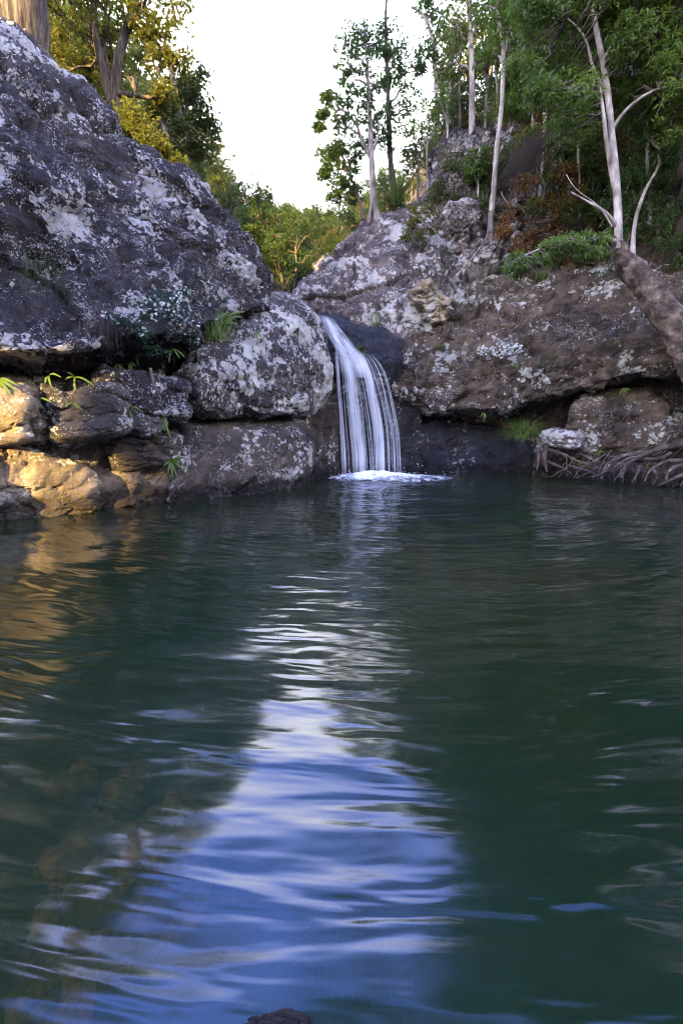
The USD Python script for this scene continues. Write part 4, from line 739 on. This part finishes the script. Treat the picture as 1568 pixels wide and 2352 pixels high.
for _ in range(2600):
    px, py, k = r.uniform(960, 1640), r.uniform(290, 640), r.choice(3, p=[0.45, 0.3, 0.25])
    if 1180 < px < 1330 and 320 < py < 470 and r.random() < 0.7: k = 2
    Y = 15.0
    for Yt in np.arange(12.0, 30, 0.15):
        q = P(px, py, Yt)
        if q[2] < ground(q[0], q[1]): Y = Yt; break
    else: continue
    q = P(px, py, Y); z = ground(q[0], q[1])
    if any(np.hypot(q[0] - a, q[1] - b) < 0.44 for a, b in pl2): continue
    if px < 1090 and py > 400: continue
    pl2.append((q[0], q[1])); s = r.uniform(0.6, 1.25); rz = r.uniform(0, 6.28)
    if not su[k]:
        su[k] = True; x = UsdGeom.Xformable(sp[k]); x.GetOrderedXformOps()[0].Set(Gf.Vec3d(q[0], q[1], z)); x.AddScaleOp().Set(Gf.Vec3f(s, s, s))
    else: copy_of(sp[k], sk[k][0], sk[k][2], "shrub", sk[k][2].replace("shrub", "shrubs"), (q[0], q[1], z), rz, s)
print("shrubs", len(pl2))
tree("shrub", "lone yellow leaved shrub on the face of the pale outcrop", [([P(950, 560, 15.0), P(948, 520, 15.2), P(955, 490, 15.6)], 0.03, 0.01)], [B(940, 515, 15.0, 16), B(965, 540, 15.0, 14), B(930, 545, 14.9, 14), B(960, 505, 15.2, 16), B(990, 525, 15.2, 12), B(945, 490, 15.6, 18), B(975, 485, 15.8, 16)], "dark_bark", "leaf_gold", 9, 14, 0.14, 0.10, 341, cat="shrub")

r = np.random.default_rng(62)
for nm, lab, box, lf, n, cat in (("shrub", "straggly olive scrub covering the crags behind the outcrop", (985, 1180, 330, 520, 16.0, 17.5), "leaf_olive", 34, "shrub"), ("shrub", "dry brown twiggy scrub under the orange leaves on the right slope", (1130, 1330, 380, 600, 14.6, 15.8), "leaf_dry", 22, "shrub"),
                              ("shrub", "dark green scrub filling the slope between slender trunks and leaning tree", (1180, 1400, 300, 520, 15.0, 16.6), "leaf_green", 34, "shrub"), ("shrub", "dark scrub behind the leaning tree at the right edge", (1400, 1640, 380, 600, 12.6, 13.6), "leaf_dark", 44, "shrub")):
    x0, x1, y0, y1, Ya, Yb = box; bl = []
    for k in range(n):
        px, py = r.uniform(x0, x1), r.uniform(y0, y1); bl.append(B(px, py, np.interp(py, [y0, y1], [Yb, Ya]) + r.normal() * 0.15, r.uniform(12, 30)))
    st = [([bl[k][0] + [0, 0.4, -0.5], bl[k][0] + [0.1, 0.1, 0.1], bl[k][0] + r.normal(size=3) * 0.3 + [0, 0, 0.3]], 0.02, 0.008) for k in range(0, n, 2)]
    tree(nm, lab, st, bl, "dark_bark", lf, 10, 14, 0.2, 0.11, 360 + n, cat=cat, limbs=False, sides=5)
# ------------------------------------------------------------------ blades, fronds and fibres
def blades(root, n, length, width, seed, spread=1.0, up=0.9, droop=0.8, jitter=0.06, seg=6, toward=None):
    r = np.random.default_rng(seed); vs = []; fs = []; m = 0
    for k in range(n):
        a = r.uniform(0, 2 * np.pi); L = length * r.uniform(0.55, 1.1); out = np.array([math.cos(a), math.sin(a), 0]) * spread * r.uniform(0.2, 1.0)
        d = out + [0, 0, up]
        if toward is not None: d = d * 0.45 + np.asarray(toward) + r.normal(size=3) * 0.12
        d /= np.linalg.norm(d); p = np.asarray(root, float) + r.normal(size=3) * jitter * [1, 1, 0.3]; pts = [p]
        for s in range(seg): d = d + [0, 0, -droop / seg]; d /= np.linalg.norm(d); pts.append(pts[-1] + d * L / seg)
        pts = np.array(pts); sd = np.cross(d, [0.2, 0.3, 1.0]); sd /= np.linalg.norm(sd) + 1e-9; w = width * (1 - np.linspace(0, 1, seg + 1) ** 2 * 0.9)[:, None]
        vs.append(np.stack([pts - sd * w / 2, pts + sd * w / 2], 1).reshape(-1, 3)); i = np.arange(seg) * 2
        fs.append(np.vstack([np.stack([i, i + 1, i + 3], 1), np.stack([i, i + 3, i + 2], 1)]) + m); m += 2 * (seg + 1)
    return np.vstack(vs), np.vstack(fs)

obj("grass_tuft", blades(P(1203, 1003, 12.6), 420, 0.85, 0.016, 601, 1.0, 0.85, 1.7, 0.10), M["grass"], label="round tuft of long arching grass on the right ledge", cat="grass tuft")
obj("grass_tuft", blades(P(500, 778, 9.75), 110, 0.62, 0.012, 602, 0.5, 1.0, 1.1, 0.16), M["grass"], label="thin yellowish grass tuft on top of the lichen boulder", cat="grass tuft")
obj("grass_tuft", blades(P(480, 800, 9.4), 60, 0.40, 0.010, 603, 0.8, 0.1, 1.2, 0.16), M["straw"], label="dead straw hanging over the lichen boulder below the grass tuft", cat="dry grass")
obj("grass_tuft", blades(P(862, 748, 13.9), 60, 0.45, 0.014, 604, 0.6, 1.0, 0.9, 0.14), M["grass"], label="small yellowish grass clump right above the black wet shelf", cat="grass tuft")
obj("grass_tree", blades(P(912, 462, 17.8), 130, 1.0, 0.022, 605, 0.7, 1.0, 1.0, 0.12), M["leaf_green"], label="spiky green grass tree on the slope right of the forked gum", cat="grass tree")
obj("grass_tree", blades(P(1172, 262, 19.5), 150, 1.6, 0.03, 606, 0.8, 0.7, 1.6, 0.2), M["leaf_green"], label="large drooping grass tree high among the slender trunks", cat="grass tree")
obj("dry_grass", blades(P(1256, 318, 15.6), 260, 2.1, 0.016, 607, 0.5, 0.1, 0.9, 0.22, toward=(-0.75, -0.1, -0.55)), M["straw"], label="fan of grey dead fronds hanging down the right slope", cat="dry grass")
obj("dry_grass", blades(P(238, 712, 7.72), 170, 0.62, 0.008, 608, 0.5, -0.2, 1.6, 0.14, toward=(0.05, -0.25, -0.8)), M["straw"], label="beard of dry purplish grass hanging from the cliff ledge at left", cat="dry grass")
obj("dry_grass", blades(P(95, 600, 7.3), 150, 0.75, 0.010, 609, 0.5, 0.0, 1.5, 0.25, toward=(0.1, -0.3, -0.7)), M["leaf_dark"], label="dark straggling grass hanging on the cliff face at far left", cat="grass tuft")
obj("dry_grass", blades(P(260, 470, 8.9), 40, 0.5, 0.007, 610, 0.4, 0.0, 1.5, 0.1, toward=(0.0, -0.25, -0.8)), M["straw"], label="thin wisp of dry stems hanging mid cliff below the pale streak", cat="dry grass")

def frond(a, b, width, seed, sag=0.12, n=9):
    """A strap frond with a notched edge from a to b."""
    r = np.random.default_rng(seed); t = np.linspace(0, 1, 2 * n + 1); d = b - a; L = np.linalg.norm(d); p = a + d * t[:, None]; p[:, 2] += sag * L * np.sin(np.pi * t); p[:, 1] -= 0.10 * L * np.sin(np.pi * t)
    side = np.cross(d / L, [0.15, -1.0, 0.35]); side /= np.linalg.norm(side); w = width * np.sin(np.pi * np.clip(0.08 + 0.86 * t, 0, 1)) ** 0.55 * np.where(np.arange(2 * n + 1) % 2, 1.0, 0.62) * r.uniform(0.9, 1.1, 2 * n + 1)
    mid = p + np.array([0, -0.15, -0.1]) * width; v = np.stack([p - side * w[:, None] / 2, mid, p + side * w[:, None] / 2], 1).reshape(-1, 3); i = np.arange(2 * n) * 3
    return v, np.vstack([np.stack([i, i + 3, i + 4], 1), np.stack([i, i + 4, i + 1], 1), np.stack([i + 1, i + 4, i + 5], 1), np.stack([i + 1, i + 5, i + 2], 1)])

FERNS = [("lit yellow green fern spilling over the sunlit block at the left edge", 7.0, (-5, 872), [(38, 898), (30, 912), (20, 930), (40, 885), (5, 930), (-20, 905)], 0.05),
 ("fern with two fronds hanging straight down above the small round stone", 7.5, (112, 862), [(118, 888), (104, 880), (140, 866)], 0.04),
 ("fern with long sideways fronds above the grey lichen block", 7.7, (172, 866), [(155, 855), (220, 890), (176, 910), (150, 872)], 0.04),
 ("fern with two short fronds hanging in front of the round stone", 7.3, (86, 918), [(88, 942), (98, 938), (72, 938), (120, 925)], 0.04),
 ("small fern drooping across the middle of the grey lichen block", 7.4, (168, 925), [(190, 943), (150, 934), (180, 938)], 0.035),
 ("arching fern with a pair of thin fronds right of the lichen block", 8.0, (236, 903), [(228, 920), (248, 926), (240, 925)], 0.035),
 ("tiny curled fern beneath the arching pair in the left recess", 8.0, (238, 932), [(230, 948), (242, 944)], 0.035),
 ("fern with three narrow fronds at the left end of the fern row under the cliff", 8.2, (236, 842), [(226, 868), (240, 856), (250, 855)], 0.04),
 ("fern second from the left in the row under the cliff", 8.3, (270, 836), [(288, 858), (280, 852), (264, 850)], 0.04),
 ("fern third from the left in the row under the cliff", 8.4, (297, 832), [(306, 852), (300, 858), (312, 842)], 0.04),
 ("fern with upward fronds near the right end of the row under the cliff", 8.5, (312, 818), [(318, 838), (332, 816), (322, 822)], 0.04),
 ("fern with hanging fronds beside the left end of the lichen boulder", 8.7, (395, 802), [(388, 832), (412, 822), (424, 820), (404, 806)], 0.04),
 ("fern with fronds spreading sideways over the dark sloping slab", 8.0, (296, 938), [(330, 948), (320, 940), (306, 970), (282, 936)], 0.04),
 ("large fern with long fronds hanging into the crevice right of centre left", 8.5, (372, 950), [(364, 1006), (378, 990), (392, 1008), (386, 975), (360, 985)], 0.055),
 ("star shaped fern standing above the waterline left of the big brown boulder", 8.6, (394, 1060), [(422, 1052), (380, 1052), (376, 1070), (386, 1086), (397, 1096), (406, 1094), (424, 1082), (414, 1062)], 0.05),
 ("yellow fern scraps under the lip of the lichen boulder", 9.2, (468, 906), [(482, 915), (466, 934), (478, 934)], 0.03),
 ("small yellow fern hanging from the middle of the lichen boulder's lip", 9.6, (508, 920), [(516, 932), (503, 925)], 0.03),
 ("single yellow frond hanging under the lichen boulder's lip", 9.7, (528, 930), [(534, 940), (531, 938)], 0.03),
 ("upright yellow green fern beside the grass tuft above the lichen boulder", 10.0, (500, 752), [(520, 725), (540, 722), (562, 716), (535, 738), (510, 730), (556, 728), (528, 716), (545, 745)], 0.06),
 ("small green fern clinging near the top of the lichen boulder", 10.2, (588, 762), [(598, 772), (582, 775), (592, 782)], 0.05),
 ("little yellow plant under the right cliff's lip near the waterfall", 12.55, (1110, 948), [(1116, 960), (1104, 958), (1112, 965)], 0.04),
 ("little yellow plant on top of the mottled boulder at far right", 11.9, (1430, 892), [(1440, 905), (1422, 908), (1432, 912), (1446, 896)], 0.05)]
for k, (lab, Y, c, tips, w) in enumerate(FERNS):
    t = thing("fern", lab, "fern")
    for j, (a, b) in enumerate(tips): obj("frond", frond(P(*c, Y), P(a, b, Y - 0.12), w, 700 + 20 * k + j), M["fern"], t)

def plant(name, label, blobs, leaf, seed, lsize, clusters, per, csize, flowers=0, fsize=0.03, cat="plant"):
    t = thing(name, label, cat); bl = [B(*b) for b in blobs]
    lv, _ = foliage(bl, clusters, per, csize, lsize, seed); obj("leaves", lv, M[leaf], t)
    if flowers:
        f, _ = foliage([(c + [0, -0.06, 0.02], r_ * 1.02) for c, r_ in bl], flowers, 4, 0.03, fsize, seed + 50, aspect=0.9); obj("flowers", f, M["flower"], t, kind="stuff")
plant("flowering_shrub", "blue green shrub with many small white flowers on the cliff ledge", [(265, 735, 7.65, 26), (300, 745, 7.9, 26), (345, 705, 8.2, 26), (380, 690, 8.5, 28), (410, 715, 8.5, 28), (390, 745, 8.5, 30), (430, 750, 8.7, 28), (355, 735, 8.2, 24), (415, 680, 8.8, 22), (330, 770, 8.0, 16), (445, 780, 8.9, 20)], "shrubleaf", 801, 0.055, 16, 16, 0.09, 12, 0.042, "shrub")
plant("creeper", "small bright green creeper under the flowering shrub", [(345, 805, 8.3, 12), (362, 803, 8.4, 12), (375, 808, 8.5, 10), (335, 800, 8.3, 8)], "shrubleaf", 811, 0.075, 7, 7, 0.06)
plant("creeper", "green tufts among lichen high on the cliff's right slope", [(500, 650, 10.0, 10), (485, 690, 9.6, 12), (520, 690, 10.1, 8), (470, 640, 9.9, 9)], "shrubleaf", 812, 0.06, 7, 8, 0.06)
plant("flower_patch", "patch of small white flowers on the right cliff's face", [(1120, 812, 12.77, 20), (1145, 808, 12.72, 20), (1170, 806, 12.67, 18), (1185, 802, 12.67, 12), (1105, 806, 12.82, 12)], "leaf_olive", 821, 0.05, 10, 8, 0.07, 30, 0.05, "flowers")
plant("creeper", "green mossy plant hanging at the left end of the right cliff", [(990, 832, 13.17, 10), (990, 848, 13.02, 10), (988, 862, 12.97, 8)], "leaf_green", 831, 0.05, 10, 10, 0.06)
plant("creeper", "leafy tufts in the crack between outcrop and right cliff", [(1020, 760, 13.72, 10), (1050, 730, 14.02, 10), (1010, 800, 13.42, 8), (1040, 690, 14.42, 12), (1025, 580, 15.1, 14), (1020, 620, 14.8, 12)], "leaf_olive", 832, 0.08, 8, 10, 0.09)
plant("creeper", "small green plant on the middle of the right cliff", [(1178, 842, 12.47, 8), (1188, 838, 12.47, 8), (1235, 835, 12.42, 14), (1265, 820, 12.37, 12)], "leaf_green", 833, 0.06, 8, 8, 0.07)
plant("moss_tuft", "yellow green moss dots beside the falling water", [(772, 938, 13.35, 7), (765, 1012, 13.45, 5), (760, 1022, 13.45, 5), (846, 985, 13.55, 6), (870, 985, 13.5, 6), (824, 945, 13.5, 5), (866, 975, 13.5, 5)], "fern", 834, 0.05, 8, 10, 0.05)
plant("moss_tuft", "green moss beside the chute on the black shelf", [(822, 800, 13.05, 8), (832, 795, 13.1, 8), (835, 812, 13.0, 8)], "leaf_green", 835, 0.05, 8, 10, 0.05)
plant("seedling", "bright green seedlings among the roots at right", [(1322, 1062, 11.9, 6), (1332, 1066, 11.8, 5), (1375, 1040, 11.9, 6), (1490, 1070, 11.1, 7), (1520, 1060, 11.0, 6)], "fern", 836, 0.06, 5, 8, 0.06)
r = np.random.default_rng(88)
lit = np.array([P(r.uniform(940, 1075), r.normal(1018, 6), 12.95) for _ in range(26)] + [P(r.uniform(1240, 1420), r.normal(1052, 9), 12.0) for _ in range(60)] + [P(r.uniform(1010, 1230), r.uniform(960, 985), 12.9) for _ in range(40)])
obj("fallen_leaves", leaves(lit, np.full((len(lit), 1), 0.05), 3, 0.07, 91, droop=0.0), M["leaf_dry"], kind="stuff", label="orange fallen leaves on the wet ledge and the right bank")

# roots, sticks
t = thing("tree_roots", "tangle of grey exposed tree roots on the right bank above the water", "roots")
RT = [([(1568, 1020, 10.9), (1500, 1035, 11.0), (1450, 1060, 11.0), (1425, 1098, 10.8)], 0.11), ([(1490, 1040, 11.1), (1440, 1045, 11.2), (1400, 1062, 11.2), (1380, 1100, 11.0)], 0.10), ([(1600, 1060, 10.5), (1540, 1058, 10.8), (1500, 1075, 10.8), (1480, 1105, 10.7)], 0.08), ([(1600, 1075, 10.4), (1560, 1070, 10.6), (1535, 1085, 10.6), (1530, 1115, 10.5)], 0.10),
      ([(1440, 1062, 11.0), (1430, 1080, 10.9), (1410, 1102, 10.8)], 0.05), ([(1470, 1070, 10.9), (1462, 1090, 10.8), (1450, 1108, 10.75)], 0.06), ([(1500, 1080, 10.7), (1508, 1095, 10.6), (1500, 1112, 10.6)], 0.06), ([(1540, 1040, 10.9), (1500, 1055, 10.95), (1455, 1050, 11.1), (1400, 1080, 11.1), (1370, 1092, 11.2)], 0.06),
      ([(1250, 1030, 12.3), (1290, 1042, 12.1), (1330, 1060, 11.9), (1380, 1072, 11.7)], 0.07), ([(1265, 1028, 12.4), (1310, 1030, 12.3), (1370, 1045, 12.0), (1430, 1050, 11.7)], 0.05), ([(1235, 1022, 12.3), (1236, 1050, 12.25), (1232, 1080, 12.2)], 0.10), ([(1252, 1025, 12.3), (1250, 1050, 12.2), (1256, 1084, 12.1)], 0.11), ([(1300, 1070, 11.9), (1330, 1075, 11.8), (1370, 1090, 11.5)], 0.05), ([(1256, 1060, 12.1), (1285, 1072, 12.0), (1315, 1090, 11.8)], 0.06),
      ([(1540, 1000, 11.0), (1520, 1025, 11.0), (1480, 1045, 11.0)], 0.05), ([(1400, 1068, 11.1), (1385, 1085, 11.0), (1350, 1096, 11.3)], 0.045), ([(1570, 1090, 10.4), (1545, 1100, 10.4), (1510, 1116, 10.5)], 0.07), ([(1330, 1040, 12.1), (1370, 1060, 11.8), (1410, 1072, 11.5)], 0.04)]
rg = np.random.default_rng(31)
for k in range(38):
    x0 = rg.uniform(1290, 1640); y0 = np.interp(x0, [1250, 1400, 1640], [1035, 1040, 1035]) + rg.uniform(-8, 30); dx = rg.uniform(-75, 25); Y0 = np.interp(x0, [1250, 1440, 1640], [12.2, 11.3, 10.6])
    RT.append(([(x0, y0, Y0), (x0 + dx * 0.4, y0 + 18, Y0 - 0.12), (x0 + dx * 0.7, y0 + 30, Y0 - 0.2), (x0 + dx, np.interp(x0 + dx, [1250, 1340, 1440, 1640], [1092, 1100, 1110, 1126]), Y0 - 0.35)], rg.uniform(0.010, 0.026)))
for k, (pts, rr) in enumerate(RT):
    c = curve([P(*p) for p in pts], 16); obj("root", tube(c, np.linspace(rr * 0.78, rr * 0.22, 16), 9, rough=0.45, seed=k), M["root"], t, smooth=True)
def stick(label, pts, rr, mat="dark_bark", name="stick", cat="stick"):
    c = curve([P(*p) for p in pts], 14); obj(name, tube(c, np.linspace(rr, rr * 0.4, 14), 6), M[mat], smooth=True, label=label, cat=cat)
stick("brown bent stick leaning on the left end of the big brown boulder", [(384, 1152, 8.55), (395, 1130, 8.55), (412, 1108, 8.55), (440, 1088, 8.6)], 0.035, "root")
stick("thin root hanging down the crack left of the lichen boulder", [(345, 845, 8.2), (352, 880, 8.25), (368, 915, 8.3), (375, 950, 8.35)], 0.03)
stick("pale bent dead twig arching across the yellow shrub on the outcrop", [(930, 485, 15.4), (960, 500, 15.2), (1000, 530, 15.0)], 0.02, "pale_bark")
stick("thin pale twig crossing the dry slope below the slender trunks", [(1150, 440, 15.8), (1172, 470, 15.7), (1200, 480, 15.6), (1215, 530, 15.5)], 0.02, "pale_bark")
stick("pale dead twig lying on the top of the right cliff", [(1040, 640, 14.0), (1085, 590, 14.3), (1120, 540, 14.8)], 0.02, "pale_bark")
stick("bare grey twig in front of the leaning tree's branch", [(1405, 520, 11.0), (1370, 470, 10.9), (1330, 440, 10.8), (1300, 400, 10.8)], 0.016, "pale_bark")

# ------------------------------------------------------------------ the waterfall
M["fall"] = usdkit.material(stage, "/World/Looks/falling_water", {
    "uv": ("uvmap", {"attribute": "st"}), "sep": ("separate_xyz", {}), "map": ("mapping", {"scale": (3.0, 0.55, 1.0)}), "g": ("geometry", {}),
    "n": ("noise_texture", {"scale": 1.0, "detail": 2.5, "roughness": 0.55}), "gx": ("math", {"math_type": "sine"}), "gm": ("math", {"math_type": "multiply", "value2": math.pi}),
    "rd": ("math", {"math_type": "multiply", "value2": 37.0}), "add": ("vector_math", {"math_type": "add"}), "cx": ("combine_xyz", {}),
    "c": ("map_range", {"from_min": 0.34, "from_max": 0.80, "to_min": 0.0, "to_max": 0.95, "clamp": True}), "pw": ("math", {"math_type": "power", "value2": 1.2}), "f1": ("map_range", {"range_type": "smoothstep", "from_min": 0.0, "from_max": 0.5, "to_min": 0.0, "to_max": 1.0}), "f2": ("map_range", {"range_type": "smoothstep", "from_min": 3.0, "from_max": 2.55, "to_min": 0.25, "to_max": 1.0}), "ff": ("math", {"math_type": "multiply"}), "m": ("math", {"math_type": "multiply"}), "m2": ("math", {"math_type": "multiply"}),
    "d": ("diffuse_bsdf", {"color": (0.86, 0.88, 0.93)}), "tl": ("translucent_bsdf", {"color": (0.75, 0.80, 0.90)}), "w": ("mix_closure", {"fac": 0.45}), "t": ("transparent_bsdf", {}), "o": ("mix_closure", {})},
    [("uv.UV", "sep.vector"), ("uv.UV", "add.vector1"), ("sep.z", "cx.z"), ("g.random_per_island", "rd.value1"), ("rd.value", "cx.x"), ("cx.vector", "add.vector2"), ("add.vector", "map.vector"), ("map.vector", "n.vector"), ("n.fac", "c.value"), ("sep.x", "gm.value1"), ("gm.value", "gx.value1"), ("gx.value", "pw.value1"),
     ("c.result", "m.value1"), ("pw.value", "m.value2"), ("sep.y", "f1.value"), ("sep.y", "f2.value"), ("f1.result", "ff.value1"), ("f2.result", "ff.value2"), ("m.value", "m2.value1"), ("ff.value", "m2.value2"), ("m2.value", "o.fac"), ("d.BSDF", "w.closure1"), ("tl.BSDF", "w.closure2"), ("t.BSDF", "o.closure1"), ("w.closure", "o.closure2")], surface="o.closure")
def ribbon(left, right, n=40, m=9, bulge=0.06):
    a, b = curve([P(*p) for p in left], n), curve([P(*p) for p in right], n); u = np.linspace(0, 1, m); g = a[:, None] * (1 - u)[None, :, None] + b[:, None] * u[None, :, None]
    g[:, :, 1] -= bulge * np.sin(np.pi * u)[None]; uv = np.stack(np.broadcast_arrays(u[None, :], np.linspace(0, 3, n)[:, None]), -1).reshape(-1, 2)
    i, j = np.meshgrid(np.arange(n - 1), np.arange(m - 1), indexing="ij"); q = np.stack([i * m + j, i * m + j + 1, (i + 1) * m + j + 1, (i + 1) * m + j], -1).reshape(-1, 4)
    return g.reshape(-1, 3), np.vstack([q[:, [0, 1, 2]], q[:, [0, 2, 3]]]), uv
t = thing("waterfall", "white waterfall sliding over the lip and dropping into the pool", "waterfall")
def strand(name, l, r_, **k):
    v, f, uv = ribbon(l, r_, **k); obj(name, (v, f), M["fall"], t, smooth=True, uv=uv)
for o in (0.0, 0.06):
    strand("chute", [(722, 720, 13.5 - o), (740, 750, 13.2 - o), (762, 790, 12.8 - o), (774, 815, 12.58 - o), (780, 860, 12.5 - o)], [(760, 724, 13.5 - o), (790, 762, 13.15 - o), (818, 798, 12.75 - o), (840, 822, 12.58 - o), (862, 872, 12.5 - o)], bulge=0.03)
rs = np.random.default_rng(12)
def fall_x(u, f):
    top, bot = 766 + 66 * u, 784 + 108 * u ** 1.05
    return top + (bot - top) * (1 - (1 - f) ** (1.0 + 1.4 * u))
FALLS = [(0.02, 4), (0.06, 9), (0.10, 4), (0.13, 3), (0.20, 3), (0.27, 5), (0.33, 12), (0.39, 18), (0.45, 15), (0.49, 9), (0.55, 4), (0.62, 3), (0.68, 5), (0.75, 9), (0.81, 15), (0.86, 16), (0.91, 9), (0.96, 5), (1.03, 3), (1.10, 9), (1.17, 3), (1.24, 7), (0.38, 22), (0.84, 20)]
for u, w in FALLS:
    f = np.linspace(0, 1, 7); py = np.array([790 + 16 * u, 840, 890, 940, 990, 1040, 1092]) + 0.0; Y = 12.66 - 0.20 * np.sqrt(f) * (0.4 + u) + rs.uniform(-0.05, 0.05)
    px = fall_x(u, f) + np.cumsum(rs.normal(size=7)) * 0.8; ww = w * (0.75 + 0.5 * f) * rs.uniform(0.85, 1.15, 7) * 1.1
    strand("strand", [(a - c, b, d) for a, b, c, d in zip(px, py, ww / 2, Y)], [(a + c, b, d) for a, b, c, d in zip(px, py, ww / 2, Y)], bulge=0.02)
M["foam"] = usdkit.material(stage, "/World/Looks/white_foam", {
    "uv": ("uvmap", {"attribute": "st"}), "sep": ("separate_xyz", {}), "g": ("geometry", {}), "map": ("mapping", {"scale": (1.0, 0.5, 1.0)}), "n": ("noise_texture", {"scale": 7.0, "detail": 5.0, "roughness": 0.65}),
    "s": ("math", {"math_type": "multiply_add", "value2": 2.4, "value3": -1.2}), "a": ("math", {"math_type": "add"}), "c": ("map_range", {"range_type": "smoothstep", "from_min": 0.0, "from_max": 0.85, "to_min": 0.0, "to_max": 0.9}),
    "d": ("diffuse_bsdf", {"color": (0.80, 0.83, 0.90)}), "t": ("transparent_bsdf", {}), "o": ("mix_closure", {})},
    [("uv.UV", "sep.vector"), ("g.position", "map.vector"), ("map.vector", "n.vector"), ("n.fac", "s.value1"), ("s.value", "a.value1"), ("sep.x", "a.value2"), ("a.value", "c.value"), ("c.result", "o.fac"), ("t.BSDF", "o.closure1"), ("d.BSDF", "o.closure2")], surface="o.closure")
c0 = WL(858, 1098); nr, na = 20, 64; rr, aa = np.meshgrid(np.linspace(0, 1, nr), np.linspace(0, 2 * np.pi, na), indexing="ij")
fx = c0[0] + rr * np.cos(aa) * 1.75 + 0.45 * rr ** 2; fy = c0[1] + 0.05 + rr * np.sin(aa) * 0.95
fz = 0.012 + 0.34 * (1 - rr) ** 1.3 * meshkit.fbm(np.stack([fx * 2.5, fy * 5, 0 * fx], -1), 3, 4)
i, j = np.meshgrid(np.arange(nr - 1), np.arange(na - 1), indexing="ij")
obj("foam", (np.stack([fx, fy, fz], -1).reshape(-1, 3), np.stack([i * na + j, (i + 1) * na + j, (i + 1) * na + j + 1, i * na + j + 1], -1).reshape(-1, 4)), M["foam"], t, smooth=True, uv=np.stack([1 - rr, aa], -1).reshape(-1, 2))
rs = np.random.default_rng(14); n = 260
dp = np.stack([c0[0] + rs.normal(size=n) * 0.75 + 0.1, c0[1] - 0.1 + rs.normal(size=n) * 0.22, 0.02 + rs.exponential(0.10, n)], 1); o8 = trimesh.creation.icosphere(subdivisions=0)
M["drop"] = usdkit.material(stage, "/World/Looks/spray_drops", {"p": ("principled_bsdf", {"base_color": (0.85, 0.87, 0.92), "roughness": 0.3})}, [], surface="p.BSDF")
obj("spray", join([(np.array(o8.vertices) * rs.uniform(0.004, 0.013) + d, np.array(o8.faces)) for d in dp]), M["drop"], t, kind="stuff")
